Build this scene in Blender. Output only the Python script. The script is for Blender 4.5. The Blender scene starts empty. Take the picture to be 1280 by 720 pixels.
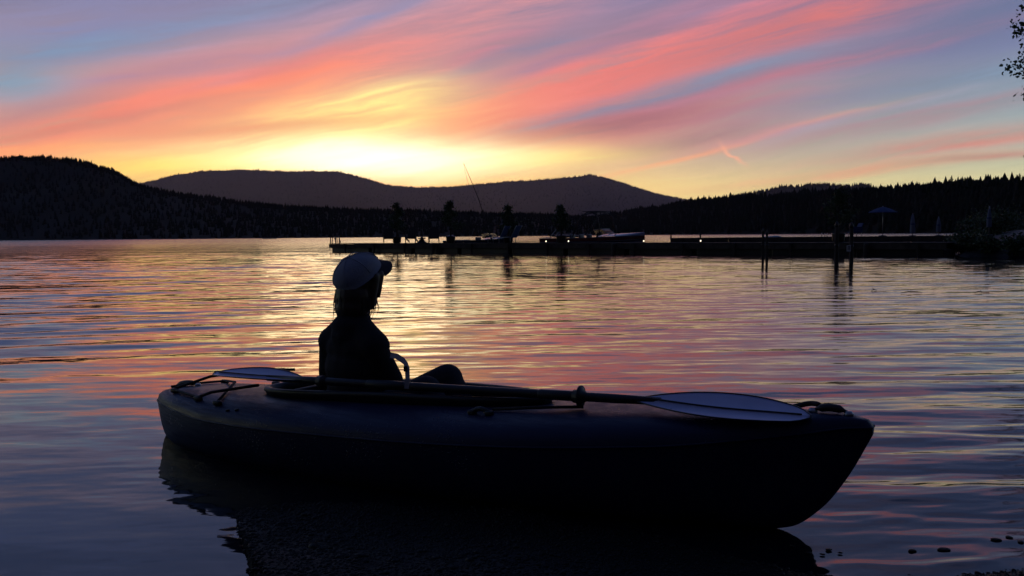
import bpy, bmesh, math, random
import numpy as np
from mathutils import Vector, Matrix

random.seed(7)
RNG = np.random.default_rng(11)
scene = bpy.context.scene
COL = scene.collection

# ------------------------------------------------------------------ camera
F_PX, W_PX, H_PX = 1155.0, 1280.0, 720.0      # focal length in pixels of a 1280 wide frame
CAM_H = 0.97
PITCH = math.atan(66.0 / F_PX)
ROLL = math.radians(0.487)
cam_data = bpy.data.cameras.new("camera")
cam_data.sensor_width = 36.0
cam_data.lens = 36.0 * F_PX / W_PX
cam_data.clip_start = 0.05
cam_data.clip_end = 60000.0
cam = bpy.data.objects.new("camera", cam_data)
COL.objects.link(cam)
CAM_R = (Matrix.Rotation(math.pi / 2 - PITCH, 4, 'X') @ Matrix.Rotation(-ROLL, 4, 'Z'))
cam.matrix_world = Matrix.Translation((0, 0, CAM_H)) @ CAM_R
scene.camera = cam


def at(px, py, depth):
    """A point of the place seen at pixel (px, py), `depth` metres ahead (along +Y)."""
    d = CAM_R.to_3x3() @ Vector(((px - W_PX / 2) / F_PX, -(py - H_PX / 2) / F_PX, -1.0))
    k = depth / d.y
    return Vector((d.x * k, depth, CAM_H + d.z * k))


# ------------------------------------------------------------------ render settings
scene.view_settings.view_transform = 'Standard'
scene.view_settings.look = 'None'
scene.view_settings.exposure = 0.0
scene.view_settings.gamma = 1.0
scene.render.engine = 'CYCLES'
cy = scene.cycles
cy.use_denoising = True
cy.max_bounces = 6
cy.diffuse_bounces = 2
cy.glossy_bounces = 3
cy.transmission_bounces = 3
cy.volume_bounces = 1
cy.transparent_max_bounces = 8
cy.sample_clamp_indirect = 6.0


# ------------------------------------------------------------------ node helpers
def lin(c):
    out = []
    for v in c:
        v = v / 255.0
        out.append(v / 12.92 if v <= 0.04045 else ((v + 0.055) / 1.055) ** 2.4)
    return tuple(out)


class G:
    """Small expression builder for a node tree."""

    def __init__(self, tree):
        self.t = tree

    def n(self, kind, **kw):
        o = self.t.nodes.new(kind)
        for k, v in kw.items():
            setattr(o, k, v)
        return o

    def put(self, sock, v):
        if isinstance(v, bpy.types.NodeSocket):
            self.t.links.new(v, sock)
        else:
            if sock.type == 'RGBA' and len(v) == 3:
                v = (*v, 1.0)
            sock.default_value = v

    def m(self, op, a, b=0.0, c=0.0, clamp=False):
        o = self.n('ShaderNodeMath', operation=op, use_clamp=clamp)
        for i, v in enumerate((a, b, c)):
            self.put(o.inputs[i], v)
        return o.outputs[0]

    def v(self, op, a, b=(0, 0, 0), out=0):
        o = self.n('ShaderNodeVectorMath', operation=op)
        self.put(o.inputs[0], a)
        if op == 'SCALE':
            self.put(o.inputs['Scale'], b)
        else:
            self.put(o.inputs[1], b)
        return o.outputs[out]

    def xyz(self, x, y, z):
        o = self.n('ShaderNodeCombineXYZ')
        for i, v in enumerate((x, y, z)):
            self.put(o.inputs[i], v)
        return o.outputs[0]

    def sep(self, v):
        o = self.n('ShaderNodeSeparateXYZ')
        self.put(o.inputs[0], v)
        return o.outputs

    def noise(self, vec, scale=5.0, detail=3.0, rough=0.5, dist=0.0, color=False):
        o = self.n('ShaderNodeTexNoise')
        self.put(o.inputs['Vector'], vec)
        self.put(o.inputs['Scale'], scale)
        o.inputs['Detail'].default_value = detail
        o.inputs['Roughness'].default_value = rough
        o.inputs['Distortion'].default_value = dist
        return o.outputs[1 if color else 0]

    def ramp(self, f, stops, interp='LINEAR'):
        o = self.n('ShaderNodeValToRGB')
        o.color_ramp.interpolation = interp
        e = o.color_ramp.elements
        while len(e) < len(stops):
            e.new(0.5)
        for el, (p, c) in zip(e, stops):
            el.position = p
            el.color = (*c, 1.0) if len(c) == 3 else c
        self.put(o.inputs[0], f)
        return o.outputs[0]

    def mix(self, f, a, b, mode='MIX'):
        o = self.n('ShaderNodeMix', data_type='RGBA', blend_type=mode)
        self.put(o.inputs[0], f)
        self.put(o.inputs[6], a)
        self.put(o.inputs[7], b)
        return o.outputs[2]

    def rng(self, f, a, b, c=0.0, d=1.0, smooth=False):
        o = self.n('ShaderNodeMapRange')
        o.interpolation_type = 'SMOOTHSTEP' if smooth else 'LINEAR'
        for i, v in enumerate((f, a, b, c, d)):
            self.put(o.inputs[i], v)
        return o.outputs[0]


# ------------------------------------------------------------------ dusk sky
SUN_AZ, SUN_EL = -9.5, 2.6           # degrees: azimuth from +Y towards +X, elevation


def build_sky():
    world = bpy.data.worlds.new("World")
    scene.world = world
    world.use_nodes = True
    world.cycles.sampling_method = 'MANUAL'
    world.cycles.sample_map_resolution = 256
    t = world.node_tree
    t.nodes.clear()
    g = G(t)
    tc = g.n('ShaderNodeTexCoord')
    d = tc.outputs['Generated']
    x, y, z = g.sep(d)
    DEG = 180.0 / math.pi
    E = g.m('MULTIPLY', g.m('ARCSINE', z), DEG)
    A = g.m('MULTIPLY', g.m('ARCTAN2', x, y), DEG)
    # streak coordinates on the dome of directions: stretched along lines that rise to the right
    a1 = math.radians(11)
    u = g.m('ADD', g.m('MULTIPLY', x, math.cos(a1)), g.m('MULTIPLY', z, math.sin(a1)))
    w = g.m('ADD', g.m('MULTIPLY', x, -math.sin(a1)), g.m('MULTIPLY', z, math.cos(a1)))
    big = g.noise(g.xyz(g.m('MULTIPLY', u, 3.0), g.m('MULTIPLY', y, 1.5), g.m('MULTIPLY', w, 9.0)), 1.6, 3.0, 0.55)
    warp = g.m('MULTIPLY', g.m('SUBTRACT', big, 0.5), 3.2)
    wv = g.m('MULTIPLY', warp, 0.011)
    s1 = g.noise(g.xyz(g.m('MULTIPLY', u, 2.6), g.m('MULTIPLY', y, 1.0), g.m('MULTIPLY', g.m('ADD', w, wv), 26.0)), 1.5, 6.0, 0.58, 0.2)
    s2 = g.noise(g.xyz(g.m('MULTIPLY', u, 5.5), g.m('MULTIPLY', y, 2.0), g.m('MULTIPLY', g.m('ADD', w, wv), 75.0)), 1.6, 5.0, 0.64, 0.25)
    streak = g.m('ADD', g.m('MULTIPLY', s1, 0.58), g.m('MULTIPLY', s2, 0.42))
    Aw = g.m('ADD', A, g.m('MULTIPLY', g.m('SUBTRACT', s1, 0.5), 2.5))
    Ew = g.m('ADD', E, g.m('MULTIPLY', warp, 0.42))

    # clear air: by elevation, towards the glow and away from it
    e90 = g.m('DIVIDE', g.m('MAXIMUM', E, 0.0), 90.0)
    away = g.ramp(g.m('POWER', e90, 0.5), [
        (0.0, lin((222, 204, 140))), (0.18, lin((206, 204, 160))), (0.225, lin((160, 182, 172))),
        (0.28, lin((124, 160, 174))), (0.335, lin((112, 136, 168))), (0.40, lin((92, 108, 150))),
        (0.52, lin((70, 90, 138))), (0.72, lin((50, 66, 106))), (1.0, lin((38, 50, 84)))])
    glow = g.ramp(g.m('POWER', e90, 0.5), [
        (0.0, lin((255, 206, 112))), (0.19, lin((255, 204, 122))), (0.255, lin((242, 168, 136))),
        (0.32, lin((214, 160, 150))), (0.40, lin((112, 128, 168))),
        (0.52, lin((80, 98, 144))), (0.72, lin((52, 66, 106))), (1.0, lin((38, 50, 84)))])
    da = g.m('DIVIDE', g.m('ADD', A, 11.0), 25.0)
    side = g.m('EXPONENT', g.m('MULTIPLY', g.m('MULTIPLY', da, da), -1.0))
    col = g.mix(side, away, glow)
    AE = g.xyz(Aw, Ew, 0.0)
    st0 = g.m('SUBTRACT', streak, 0.5)

    def feature(col, px, py, L, W, ang, c, k, tex=1.0, gain=1.0):
        a0 = math.degrees(math.atan((px - 640) / F_PX))
        e0 = math.degrees(math.atan((294 - 0.0085 * (px - 640) - py) / F_PX * math.cos(math.radians(a0))))
        L = L / 20.16 * math.cos(math.radians(a0)) ** 1.5
        W = W / 20.16
        mp = g.n('ShaderNodeMapping', vector_type='TEXTURE')
        g.put(mp.inputs['Vector'], AE)
        mp.inputs['Location'].default_value = (a0, e0, 0)
        mp.inputs['Rotation'].default_value = (0, 0, math.radians(ang))
        mp.inputs['Scale'].default_value = (L, W, 1)
        r = g.v('DOT_PRODUCT', mp.outputs[0], mp.outputs[0], 1)
        f = g.m('POWER', math.exp(-1.0), r)
        if tex > 0:
            f = g.m('MULTIPLY', f, g.m('MULTIPLY_ADD', st0, 5.6 * tex * k, k), clamp=True)
        else:
            f = g.m('MULTIPLY', f, k, clamp=True)
        lc = tuple(v * gain for v in lin(c))
        return g.mix(f, col, lc)

    for ft in SKY_FEATURES:
        col = feature(col, *ft)
    # fine cirrus grain over everything
    grain = g.m('ADD', 1.0, g.m('MULTIPLY', g.m('SUBTRACT', streak, 0.5), 0.8))
    lift = g.m('MULTIPLY', grain, g.m('ADD', 1.1, g.m('MULTIPLY', g.m('EXPONENT', g.m('MULTIPLY', g.m('MAXIMUM', E, 0.0), -0.22)), 0.34)))
    grain = lift
    col = g.v('MULTIPLY', col, g.xyz(grain, grain, grain))
    hs = g.n('ShaderNodeHueSaturation')
    hs.inputs['Saturation'].default_value = 1.04
    g.put(hs.inputs['Color'], col)
    col = hs.outputs[0]
    # far away from the sunset the evening sky is plain dark blue
    dusk = g.rng(y, 0.35, -0.5, 0.0, 1.0, True)
    col = g.mix(dusk, col, g.ramp(e90, [(0.0, lin((22, 23, 34))), (0.25, lin((22, 24, 42))), (0.6, lin((38, 45, 84))), (1.0, lin((38, 50, 84)))]))

    # a faint physically based twilight on top
    sky = g.n('ShaderNodeTexSky', sky_type='NISHITA', sun_disc=False)
    sky.sun_elevation = math.radians(SUN_EL)
    sky.sun_rotation = math.radians(SUN_AZ)
    sky.air_density = 1.2
    sky.dust_density = 1.0
    bg1 = g.n('ShaderNodeBackground')
    g.put(bg1.inputs[0], col)
    bg1.inputs[1].default_value = 1.0
    bg2 = g.n('ShaderNodeBackground')
    g.put(bg2.inputs[0], sky.outputs[0])
    bg2.inputs[1].default_value = 0.006
    add = g.n('ShaderNodeAddShader')
    out = g.n('ShaderNodeOutputWorld')
    t.links.new(bg1.outputs[0], add.inputs[0])
    t.links.new(bg2.outputs[0], add.inputs[1])
    t.links.new(add.outputs[0], out.inputs[0])


# (px, py, half length, half width, slope, colour, strength, texture, gain): cloud streaks of this sky
SKY_FEATURES = [
    # lavender veils high up
    (180, 44, 300, 40, 14, (108, 126, 168), 0.65, 0.9),
    (420, 62, 220, 28, 18, (200, 152, 162), 0.65, 0.9),
    (610, 30, 210, 34, 20, (216, 146, 150), 0.75, 0.9),
    (900, 12, 320, 26, 8, (112, 116, 152), 0.7, 0.7),
    (1180, 42, 260, 40, 4, (104, 108, 148), 0.7, 0.6),
    # the same veils going on above the picture
    (620, -90, 360, 70, 14, (176, 140, 156), 0.6, 0.9),
    (900, -190, 480, 60, 12, (120, 118, 152), 0.6, 0.9),
    (150, -110, 360, 90, 10, (104, 120, 170), 0.8, 0.6),
    # salmon sweeps
    (90, 168, 260, 30, 12, (244, 146, 120), 1.0, 0.8),
    (300, 118, 230, 36, 13, (240, 136, 122), 1.0, 0.8),
    (700, 118, 280, 50, 15, (236, 130, 126), 1.05, 0.9),
    (960, 48, 230, 26, 12, (202, 118, 120), 0.8, 0.9),
    (650, 172, 190, 26, 8, (240, 124, 108), 1.0, 0.7),
    (880, 150, 150, 22, 9, (196, 122, 130), 0.8, 0.9),
    # dusky undersides
    (240, 92, 200, 12, 12, (170, 130, 150), 0.75, 1.0),
    (60, 142, 120, 12, 14, (176, 120, 128), 0.7, 1.0),
    (640, 72, 190, 14, 15, (136, 124, 150), 0.8, 1.0),
    (860, 118, 240, 16, 11, (128, 120, 146), 0.85, 1.0),
    (770, 158, 140, 15, 8, (160, 104, 116), 0.85, 0.9),
    (860, 178, 130, 12, 8, (150, 112, 122), 0.7, 0.9),
    (1080, 118, 180, 14, 8, (128, 124, 148), 0.7, 0.8),
    (1130, 152, 210, 13, 9, (168, 128, 138), 0.8, 0.8),
    (1190, 180, 190, 12, 6, (200, 138, 128), 0.8, 0.8),
    (1090, 212, 170, 6, 5, (230, 160, 132), 0.75, 0.7),
    (1230, 197, 90, 4, 3, (190, 128, 122), 0.7, 0.5),
    (900, 186, 150, 3.0, 13, (252, 172, 128), 0.9, 0.4),
    (20, 108, 80, 26, 0, (118, 152, 176), 0.8, 0.4),
    # thin streaks and blue gaps
    (330, 18, 170, 13, 16, (118, 138, 172), 0.65, 0.9),
    (80, 72, 170, 15, 9, (116, 140, 170), 0.65, 0.8),
    (920, 96, 190, 9, 12, (124, 136, 162), 0.6, 0.9),
    (480, 28, 130, 9, 22, (126, 134, 172), 0.6, 1.0),
    (200, 138, 150, 6, 14, (186, 124, 128), 0.6, 1.0),
    (90, 158, 130, 5, 13, (200, 118, 112), 0.6, 1.0),
    (240, 122, 190, 7, 14, (255, 134, 112), 0.8, 1.0),
    (330, 96, 170, 7, 17, (214, 128, 132), 0.7, 1.0),
    (540, 98, 130, 9, 22, (196, 126, 142), 0.7, 1.0),
    (60, 186, 160, 7, 6, (255, 164, 118), 0.7, 0.8),
    (760, 58, 210, 9, 16, (146, 122, 150), 0.75, 1.0),
    (1000, 92, 210, 7, 11, (190, 118, 132), 0.6, 1.0),
    (1220, 96, 200, 10, 6, (122, 148, 174), 0.7, 0.8),
    (980, 166, 180, 6, 10, (206, 136, 138), 0.7, 1.0),
    (1150, 132, 220, 7, 10, (126, 154, 174), 0.6, 0.8),
    # the glow where the sun went down
    (435, 150, 150, 32, 5, (255, 222, 140), 0.8, 0.5, 1.1),
    (300, 202, 200, 16, 3, (255, 212, 88), 0.85, 0.3, 1.1),
    (480, 130, 80, 20, 12, (255, 236, 150), 0.75, 0.6, 1.15),
    (330, 158, 150, 7, 4, (222, 132, 112), 0.75, 0.8),
    (670, 200, 115, 12, 2, (255, 224, 120), 0.65, 0.3, 1.1),
    (470, 198, 215, 26, 0, (255, 240, 170), 0.95, 0.2, 1.25),
    (480, 200, 130, 22, 0, (255, 248, 214), 1.0, 0.1, 1.5),
    (917, 192, 16, 2.2, -38, (250, 180, 150), 0.8, 0.0),
]
build_sky()

sun_d = bpy.data.lights.new("sun", 'SUN')
sun_d.energy = 0.05
sun_d.angle = math.radians(12)
sun_d.color = (1.0, 0.62, 0.34)
sun = bpy.data.objects.new("sun", sun_d)
COL.objects.link(sun)
_sd = Vector((math.sin(math.radians(SUN_AZ)) * math.cos(math.radians(SUN_EL)),
              math.cos(math.radians(SUN_AZ)) * math.cos(math.radians(SUN_EL)), math.sin(math.radians(SUN_EL))))
sun.rotation_euler = _sd.to_track_quat('Z', 'Y').to_euler()
sun.location = (-30, 180, 60)


# ------------------------------------------------------------------ object helpers
def tag(o, label=None, cat=None, group=None, kind=None):
    for k, v in (("label", label), ("category", cat), ("group", group), ("kind", kind)):
        if v:
            o[k] = v
    return o


def empty(name, loc=(0, 0, 0), rz=0.0):
    o = bpy.data.objects.new(name, None)
    o.empty_display_size = 0.2
    o.location = loc
    o.rotation_euler = (0, 0, rz)
    COL.objects.link(o)
    return o


def link_mesh(name, me, mat=None, parent=None, smooth=False):
    o = bpy.data.objects.new(name, me)
    COL.objects.link(o)
    if mat is not None:
        me.materials.clear()
        me.materials.append(mat)
    if parent is not None:
        o.parent = parent
    if smooth:
        me.polygons.foreach_set("use_smooth", [True] * len(me.polygons))
    return o


def np_mesh(name, V, Fq):
    """Mesh from numpy vertices (n,3) and a face array (m,k)."""
    me = bpy.data.meshes.new(name)
    V = np.asarray(V, np.float32)
    Fq = np.asarray(Fq, np.int32)
    m, k = Fq.shape
    me.vertices.add(len(V))
    me.vertices.foreach_set("co", V.ravel())
    me.loops.add(m * k)
    me.loops.foreach_set("vertex_index", Fq.ravel())
    me.polygons.add(m)
    me.polygons.foreach_set("loop_start", np.arange(0, m * k, k, dtype=np.int32))
    me.update(calc_edges=True)
    return me


def grid_faces(nr, nc, wrap=False):
    r, c = np.meshgrid(np.arange(nr - 1), np.arange(nc if wrap else nc - 1), indexing='ij')
    a = r * nc + c
    b = r * nc + (c + 1) % nc
    return np.stack([a, b, b + nc, a + nc], -1).reshape(-1, 4)


class MB:
    """Collects shapes into one mesh."""

    def __init__(self):
        self.v, self.f = [], []

    def add(self, vs, fs):
        o = len(self.v)
        self.v += [tuple(p) for p in vs]
        self.f += [tuple(i + o for i in f) for f in fs]
        return self

    def box(self, c, s, rz=0.0, R=None, bev=0.0):
        c = Vector(c)
        hx, hy, hz = s[0] / 2, s[1] / 2, s[2] / 2
        M = R if R is not None else Matrix.Rotation(rz, 3, 'Z')
        if bev <= 0:
            vs = [c + M @ Vector((sx * hx, sy * hy, sz * hz)) for sz in (-1, 1) for sx, sy in ((-1, -1), (1, -1), (1, 1), (-1, 1))]
            fs = [(3, 2, 1, 0), (4, 5, 6, 7), (0, 1, 5, 4), (1, 2, 6, 5), (2, 3, 7, 6), (3, 0, 4, 7)]
            return self.add(vs, fs)
        b = min(bev, hx * 0.9, hy * 0.9, hz * 0.9)
        bm = bmesh.new()
        bmesh.ops.create_cube(bm, size=1.0)
        bmesh.ops.scale(bm, vec=s, verts=bm.verts)
        bmesh.ops.bevel(bm, geom=bm.edges[:], offset=b, segments=2, affect='EDGES', profile=0.5)
        self.add([c + M @ p.co for p in bm.verts], [[q.index for q in fc.verts] for fc in bm.faces])
        bm.free()
        return self

    def tube(self, pts, rad, n=8, cap=True, flat=1.0):
        pts = [Vector(p) for p in pts]
        if not hasattr(rad, '__len__'):
            rad = [rad] * len(pts)
        ref = Vector((0, 0, 1))
        vs, fs = [], []
        for i, p in enumerate(pts):
            t = (pts[min(i + 1, len(pts) - 1)] - pts[max(i - 1, 0)])
            t = t.normalized() if t.length > 1e-9 else Vector((0, 0, 1))
            r0 = ref if abs(t.dot(ref)) < 0.95 else Vector((1, 0, 0))
            a = t.cross(r0).normalized()
            b = t.cross(a).normalized()
            for k in range(n):
                th = 2 * math.pi * k / n
                vs.append(p + a * (math.cos(th) * rad[i]) + b * (math.sin(th) * rad[i] * flat))
        for i in range(len(pts) - 1):
            for k in range(n):
                k2 = (k + 1) % n
                fs.append((i * n + k, i * n + k2, (i + 1) * n + k2, (i + 1) * n + k))
        if cap:
            fs.append(tuple(reversed(range(n))))
            fs.append(tuple((len(pts) - 1) * n + k for k in range(n)))
        return self.add(vs, fs)

    def ball(self, c, r, seg=12, rings=8, R=None):
        """Ellipsoid with radii r, closed."""
        c = Vector(c)
        if not hasattr(r, '__len__'):
            r = (r, r, r)
        M = R if R is not None else Matrix.Identity(3)
        vs = [c + M @ Vector((0, 0, r[2]))]
        for i in range(1, rings):
            ph = math.pi * i / rings
            for k in range(seg):
                th = 2 * math.pi * k / seg
                vs.append(c + M @ Vector((r[0] * math.sin(ph) * math.cos(th), r[1] * math.sin(ph) * math.sin(th), r[2] * math.cos(ph))))
        vs.append(c + M @ Vector((0, 0, -r[2])))
        fs = [(0, 1 + k, 1 + (k + 1) % seg) for k in range(seg)]
        for i in range(rings - 2):
            for k in range(seg):
                a = 1 + i * seg + k
                b = 1 + i * seg + (k + 1) % seg
                fs.append((a, a + seg, b + seg, b))
        last = len(vs) - 1
        o = 1 + (rings - 2) * seg
        fs += [(last, o + (k + 1) % seg, o + k) for k in range(seg)]
        return self.add(vs, fs)

    def capsule(self, a, b, ra, rb, n=12):
        a, b = Vector(a), Vector(b)
        t = (b - a).normalized()
        pts, rr = [], []
        for k in range(1, 4):
            th = math.pi / 2 * k / 4
            pts.append(a - t * ra * math.cos(th)); rr.append(ra * math.sin(th))
        pts.append(a); rr.append(ra)
        pts.append(b); rr.append(rb)
        for k in range(1, 4):
            th = math.pi / 2 * k / 4
            pts.append(b + t * rb * math.sin(th)); rr.append(rb * math.cos(th))
        return self.tube(pts, rr, n)

    def lathe(self, prof, c=(0, 0, 0), n=16, R=None):
        """prof: list of (radius, height)."""
        c = Vector(c)
        M = R if R is not None else Matrix.Identity(3)
        vs, fs = [], []
        for r, h in prof:
            for k in range(n):
                th = 2 * math.pi * k / n
                vs.append(c + M @ Vector((r * math.cos(th), r * math.sin(th), h)))
        for i in range(len(prof) - 1):
            for k in range(n):
                k2 = (k + 1) % n
                fs.append((i * n + k, i * n + k2, (i + 1) * n + k2, (i + 1) * n + k))
        fs.append(tuple(reversed(range(n))))
        fs.append(tuple((len(prof) - 1) * n + k for k in range(n)))
        return self.add(vs, fs)

    def build(self, name, mat, parent=None, smooth=False, world=False):
        off = parent.location if (world and parent is not None) else Vector((0, 0, 0))
        me = bpy.data.meshes.new(name)
        me.from_pydata([tuple(Vector(p) - off) for p in self.v], [], self.f)
        me.update()
        return link_mesh(name, me, mat, parent, smooth)


def copy_tree(o, parent=None):
    c = o.copy()
    COL.objects.link(c)
    c.parent = parent
    for ch in list(o.children):
        copy_tree(ch, c)
    return c


# ------------------------------------------------------------------ materials
def material(name, base, rough=0.6, var=0.25, scale=6.0, metal=0.0, bump=0.0, bscale=40.0, spec=0.5, emit=None, estr=0.0, coat=0.0):
    m = bpy.data.materials.new(name)
    m.use_nodes = True
    t = m.node_tree
    b = t.nodes['Principled BSDF']
    g = G(t)
    tc = g.n('ShaderNodeTexCoord')
    n = g.noise(tc.outputs['Object'], scale, 4.0, 0.6)
    lo = tuple(v * (1 - var) for v in base)
    hi = tuple(min(1.0, v * (1 + var)) for v in base)
    g.put(b.inputs['Base Color'], g.mix(g.rng(n, 0.3, 0.7), lo, hi))
    g.put(b.inputs['Roughness'], g.rng(n, 0.3, 0.7, max(0.02, rough * 0.85), min(1.0, rough * 1.12)))
    b.inputs['Metallic'].default_value = metal
    b.inputs['Specular IOR Level'].default_value = spec
    b.inputs['Coat Weight'].default_value = coat
    if bump > 0:
        bn = g.n('ShaderNodeBump')
        bn.inputs['Strength'].default_value = bump
        bn.inputs['Distance'].default_value = 0.01
        g.put(bn.inputs['Height'], g.noise(tc.outputs['Object'], bscale, 3.0, 0.6))
        g.put(b.inputs['Normal'], bn.outputs[0])
    if emit:
        b.inputs['Emission Color'].default_value = (*emit, 1)
        b.inputs['Emission Strength'].default_value = estr
    return m


M = {
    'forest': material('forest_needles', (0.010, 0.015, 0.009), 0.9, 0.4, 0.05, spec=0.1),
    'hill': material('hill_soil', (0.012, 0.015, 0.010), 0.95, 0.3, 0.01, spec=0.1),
    'bark': material('bark', (0.06, 0.045, 0.032), 0.9, 0.35, 8.0, bump=0.6, spec=0.2),
    'leaf': material('leaf', (0.045, 0.075, 0.025), 0.6, 0.4, 3.0, spec=0.3),
    'needle': material('needle', (0.03, 0.05, 0.024), 0.8, 0.35, 2.0, spec=0.2),
    'hull': material('blue_polyethylene', (0.011, 0.020, 0.085), 0.34, 0.22, 9.0, bump=0.10, bscale=160.0),
    'rubber': material('black_rubber', (0.012, 0.012, 0.013), 0.5, 0.2, 20.0),
    'cord': material('black_cord', (0.010, 0.010, 0.012), 0.75, 0.2, 60.0),
    'shaft': material('black_alloy', (0.010, 0.010, 0.012), 0.42, 0.15, 20.0),
    'blade': material('paddle_plastic', (0.52, 0.52, 0.72), 0.32, 0.06, 10.0),
    'skin': material('skin', (0.26, 0.15, 0.105), 0.55, 0.08, 12.0),
    'shirt': material('dark_cotton', (0.022, 0.020, 0.024), 0.9, 0.2, 30.0, bump=0.3, bscale=90.0, spec=0.2),
    'shorts': material('shorts_cotton', (0.03, 0.03, 0.04), 0.9, 0.2, 30.0, spec=0.2),
    'hair': material('brown_hair', (0.045, 0.024, 0.014), 0.5, 0.3, 50.0, spec=0.4),
    'cap': material('white_cotton_cap', (0.26, 0.27, 0.31), 0.85, 0.07, 25.0, bump=0.25, bscale=120.0, spec=0.2),
    'capdark': material('navy_cap_brim', (0.02, 0.02, 0.03), 0.85, 0.15, 25.0, spec=0.2),
    'strap': material('pale_webbing', (0.5, 0.46, 0.44), 0.7, 0.12, 40.0),
    'steel': material('dull_steel', (0.35, 0.35, 0.36), 0.35, 0.1, 20.0, metal=0.9),
    'darkmetal': material('dark_metal', (0.03, 0.03, 0.035), 0.45, 0.2, 10.0, metal=0.5),
    'plank': material('weathered_plank', (0.075, 0.062, 0.052), 0.85, 0.35, 3.0, bump=0.4, spec=0.2),
    'piling': material('wet_piling', (0.045, 0.036, 0.03), 0.8, 0.35, 5.0, bump=0.5, spec=0.3),
    'chair': material('dark_stained_wood', (0.03, 0.024, 0.02), 0.7, 0.25, 6.0),
    'pot': material('glazed_pot', (0.04, 0.03, 0.028), 0.4, 0.2, 6.0),
    'sling': material('blue_sling', (0.03, 0.07, 0.20), 0.8, 0.1, 8.0),
    'bluecloth': material('blue_canvas', (0.010, 0.036, 0.14), 0.8, 0.12, 4.0),
    'whitecloth': material('pale_canvas', (0.13, 0.15, 0.22), 0.8, 0.08, 4.0),
    'boatwhite': material('gelcoat_white', (0.16, 0.16, 0.21), 0.25, 0.05, 3.0, coat=0.4),
    'boatred': material('gelcoat_maroon', (0.12, 0.016, 0.025), 0.2, 0.1, 3.0, coat=0.4),
    'boatdark': material('gelcoat_navy', (0.015, 0.018, 0.04), 0.22, 0.1, 3.0, coat=0.4),
    'seat': material('vinyl_seat', (0.10, 0.10, 0.11), 0.5, 0.1, 6.0),
    'canvasdark': material('dark_boat_cover', (0.03, 0.035, 0.06), 0.75, 0.2, 4.0),
    'teal': material('teal_tarpaulin', (0.16, 0.30, 0.32), 0.6, 0.1, 4.0),
    'stone': material('wet_stone', (0.009, 0.0088, 0.0085), 0.6, 0.4, 14.0, bump=0.4, bscale=60.0, spec=0.2),
    'sign': material('white_plate', (0.75, 0.75, 0.72), 0.5, 0.03, 4.0),
    'ink': material('black_paint', (0.01, 0.01, 0.01), 0.6, 0.1, 4.0),
    'lamp': material('lamp_glass', (0.9, 0.85, 0.7), 0.4, 0.02, 4.0, emit=(1.0, 0.86, 0.62), estr=1.8),
}


def glass_material():
    m = bpy.data.materials.new('tinted_glass')
    m.use_nodes = True
    b = m.node_tree.nodes['Principled BSDF']
    b.inputs['Base Color'].default_value = (0.03, 0.035, 0.045, 1)
    b.inputs['Roughness'].default_value = 0.05
    b.inputs['Transmission Weight'].default_value = 0.5
    b.inputs['IOR'].default_value = 1.1
    return m


M['glass'] = glass_material()


def hull_material():
    """Blue moulded plastic: scuffs along the hull, drying drops and splash marks."""
    m = bpy.data.materials.new('blue_polyethylene')
    m.use_nodes = True
    t = m.node_tree
    g = G(t)
    b = t.nodes['Principled BSDF']
    co = g.n('ShaderNodeTexCoord').outputs['Object']
    big = g.noise(co, 5.0, 4.0, 0.6)
    scr = g.noise(g.v('MULTIPLY', co, (3.0, 3.0, 60.0)), 2.5, 4.0, 0.65)
    vor = g.n('ShaderNodeTexVoronoi')
    g.put(vor.inputs['Vector'], co)
    vor.inputs['Scale'].default_value = 75.0
    vor.inputs['Randomness'].default_value = 1.0
    drop = g.m('MULTIPLY', g.rng(vor.outputs['Distance'], 0.32, 0.16, 0.0, 1.0, True), g.rng(big, 0.45, 0.62))
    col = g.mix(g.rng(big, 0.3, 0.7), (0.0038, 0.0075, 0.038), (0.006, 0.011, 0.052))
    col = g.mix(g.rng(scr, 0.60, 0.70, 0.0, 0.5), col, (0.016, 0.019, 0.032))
    g.put(b.inputs['Base Color'], col)
    rough = g.m('ADD', g.rng(scr, 0.4, 0.7, 0.40, 0.60), g.m('MULTIPLY', drop, -0.28))
    g.put(b.inputs['Roughness'], rough)
    b.inputs['Specular IOR Level'].default_value = 0.34
    bn = g.n('ShaderNodeBump')
    bn.inputs['Strength'].default_value = 0.55
    bn.inputs['Distance'].default_value = 0.003
    g.put(bn.inputs['Height'], g.m('ADD', drop, g.m('MULTIPLY', g.noise(co, 190.0, 2.0), 0.35)))
    g.put(b.inputs['Normal'], bn.outputs[0])
    return m


M['hull'] = hull_material()


# ------------------------------------------------------------------ value noise for terrain
def vnoise(x, y, seed=0):
    x = np.asarray(x, float); y = np.asarray(y, float)
    xi = np.floor(x).astype(np.int64); yi = np.floor(y).astype(np.int64)
    fx = x - xi; fy = y - yi
    fx = fx * fx * (3 - 2 * fx); fy = fy * fy * (3 - 2 * fy)

    def h(a, b):
        n = (a * 374761393 + b * 668265263 + seed * 1442695041) & 0x7fffffff
        n = ((n ^ (n >> 13)) * 1274126177) & 0x7fffffff
        return ((n ^ (n >> 16)) & 0xffff) / 65535.0
    return (h(xi, yi) * (1 - fx) + h(xi + 1, yi) * fx) * (1 - fy) + (h(xi, yi + 1) * (1 - fx) + h(xi + 1, yi + 1) * fx) * fy


def fbm(x, y, o=4, seed=0):
    s, a = 0, 0.5
    for k in range(o):
        s = s + a * (vnoise(x * 2 ** k, y * 2 ** k, seed + k) - 0.5)
        a *= 0.5
    return s


def sstep(a, b, x):
    t = np.clip((x - a) / (b - a), 0, 1)
    return t * t * (3 - 2 * t)


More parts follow.
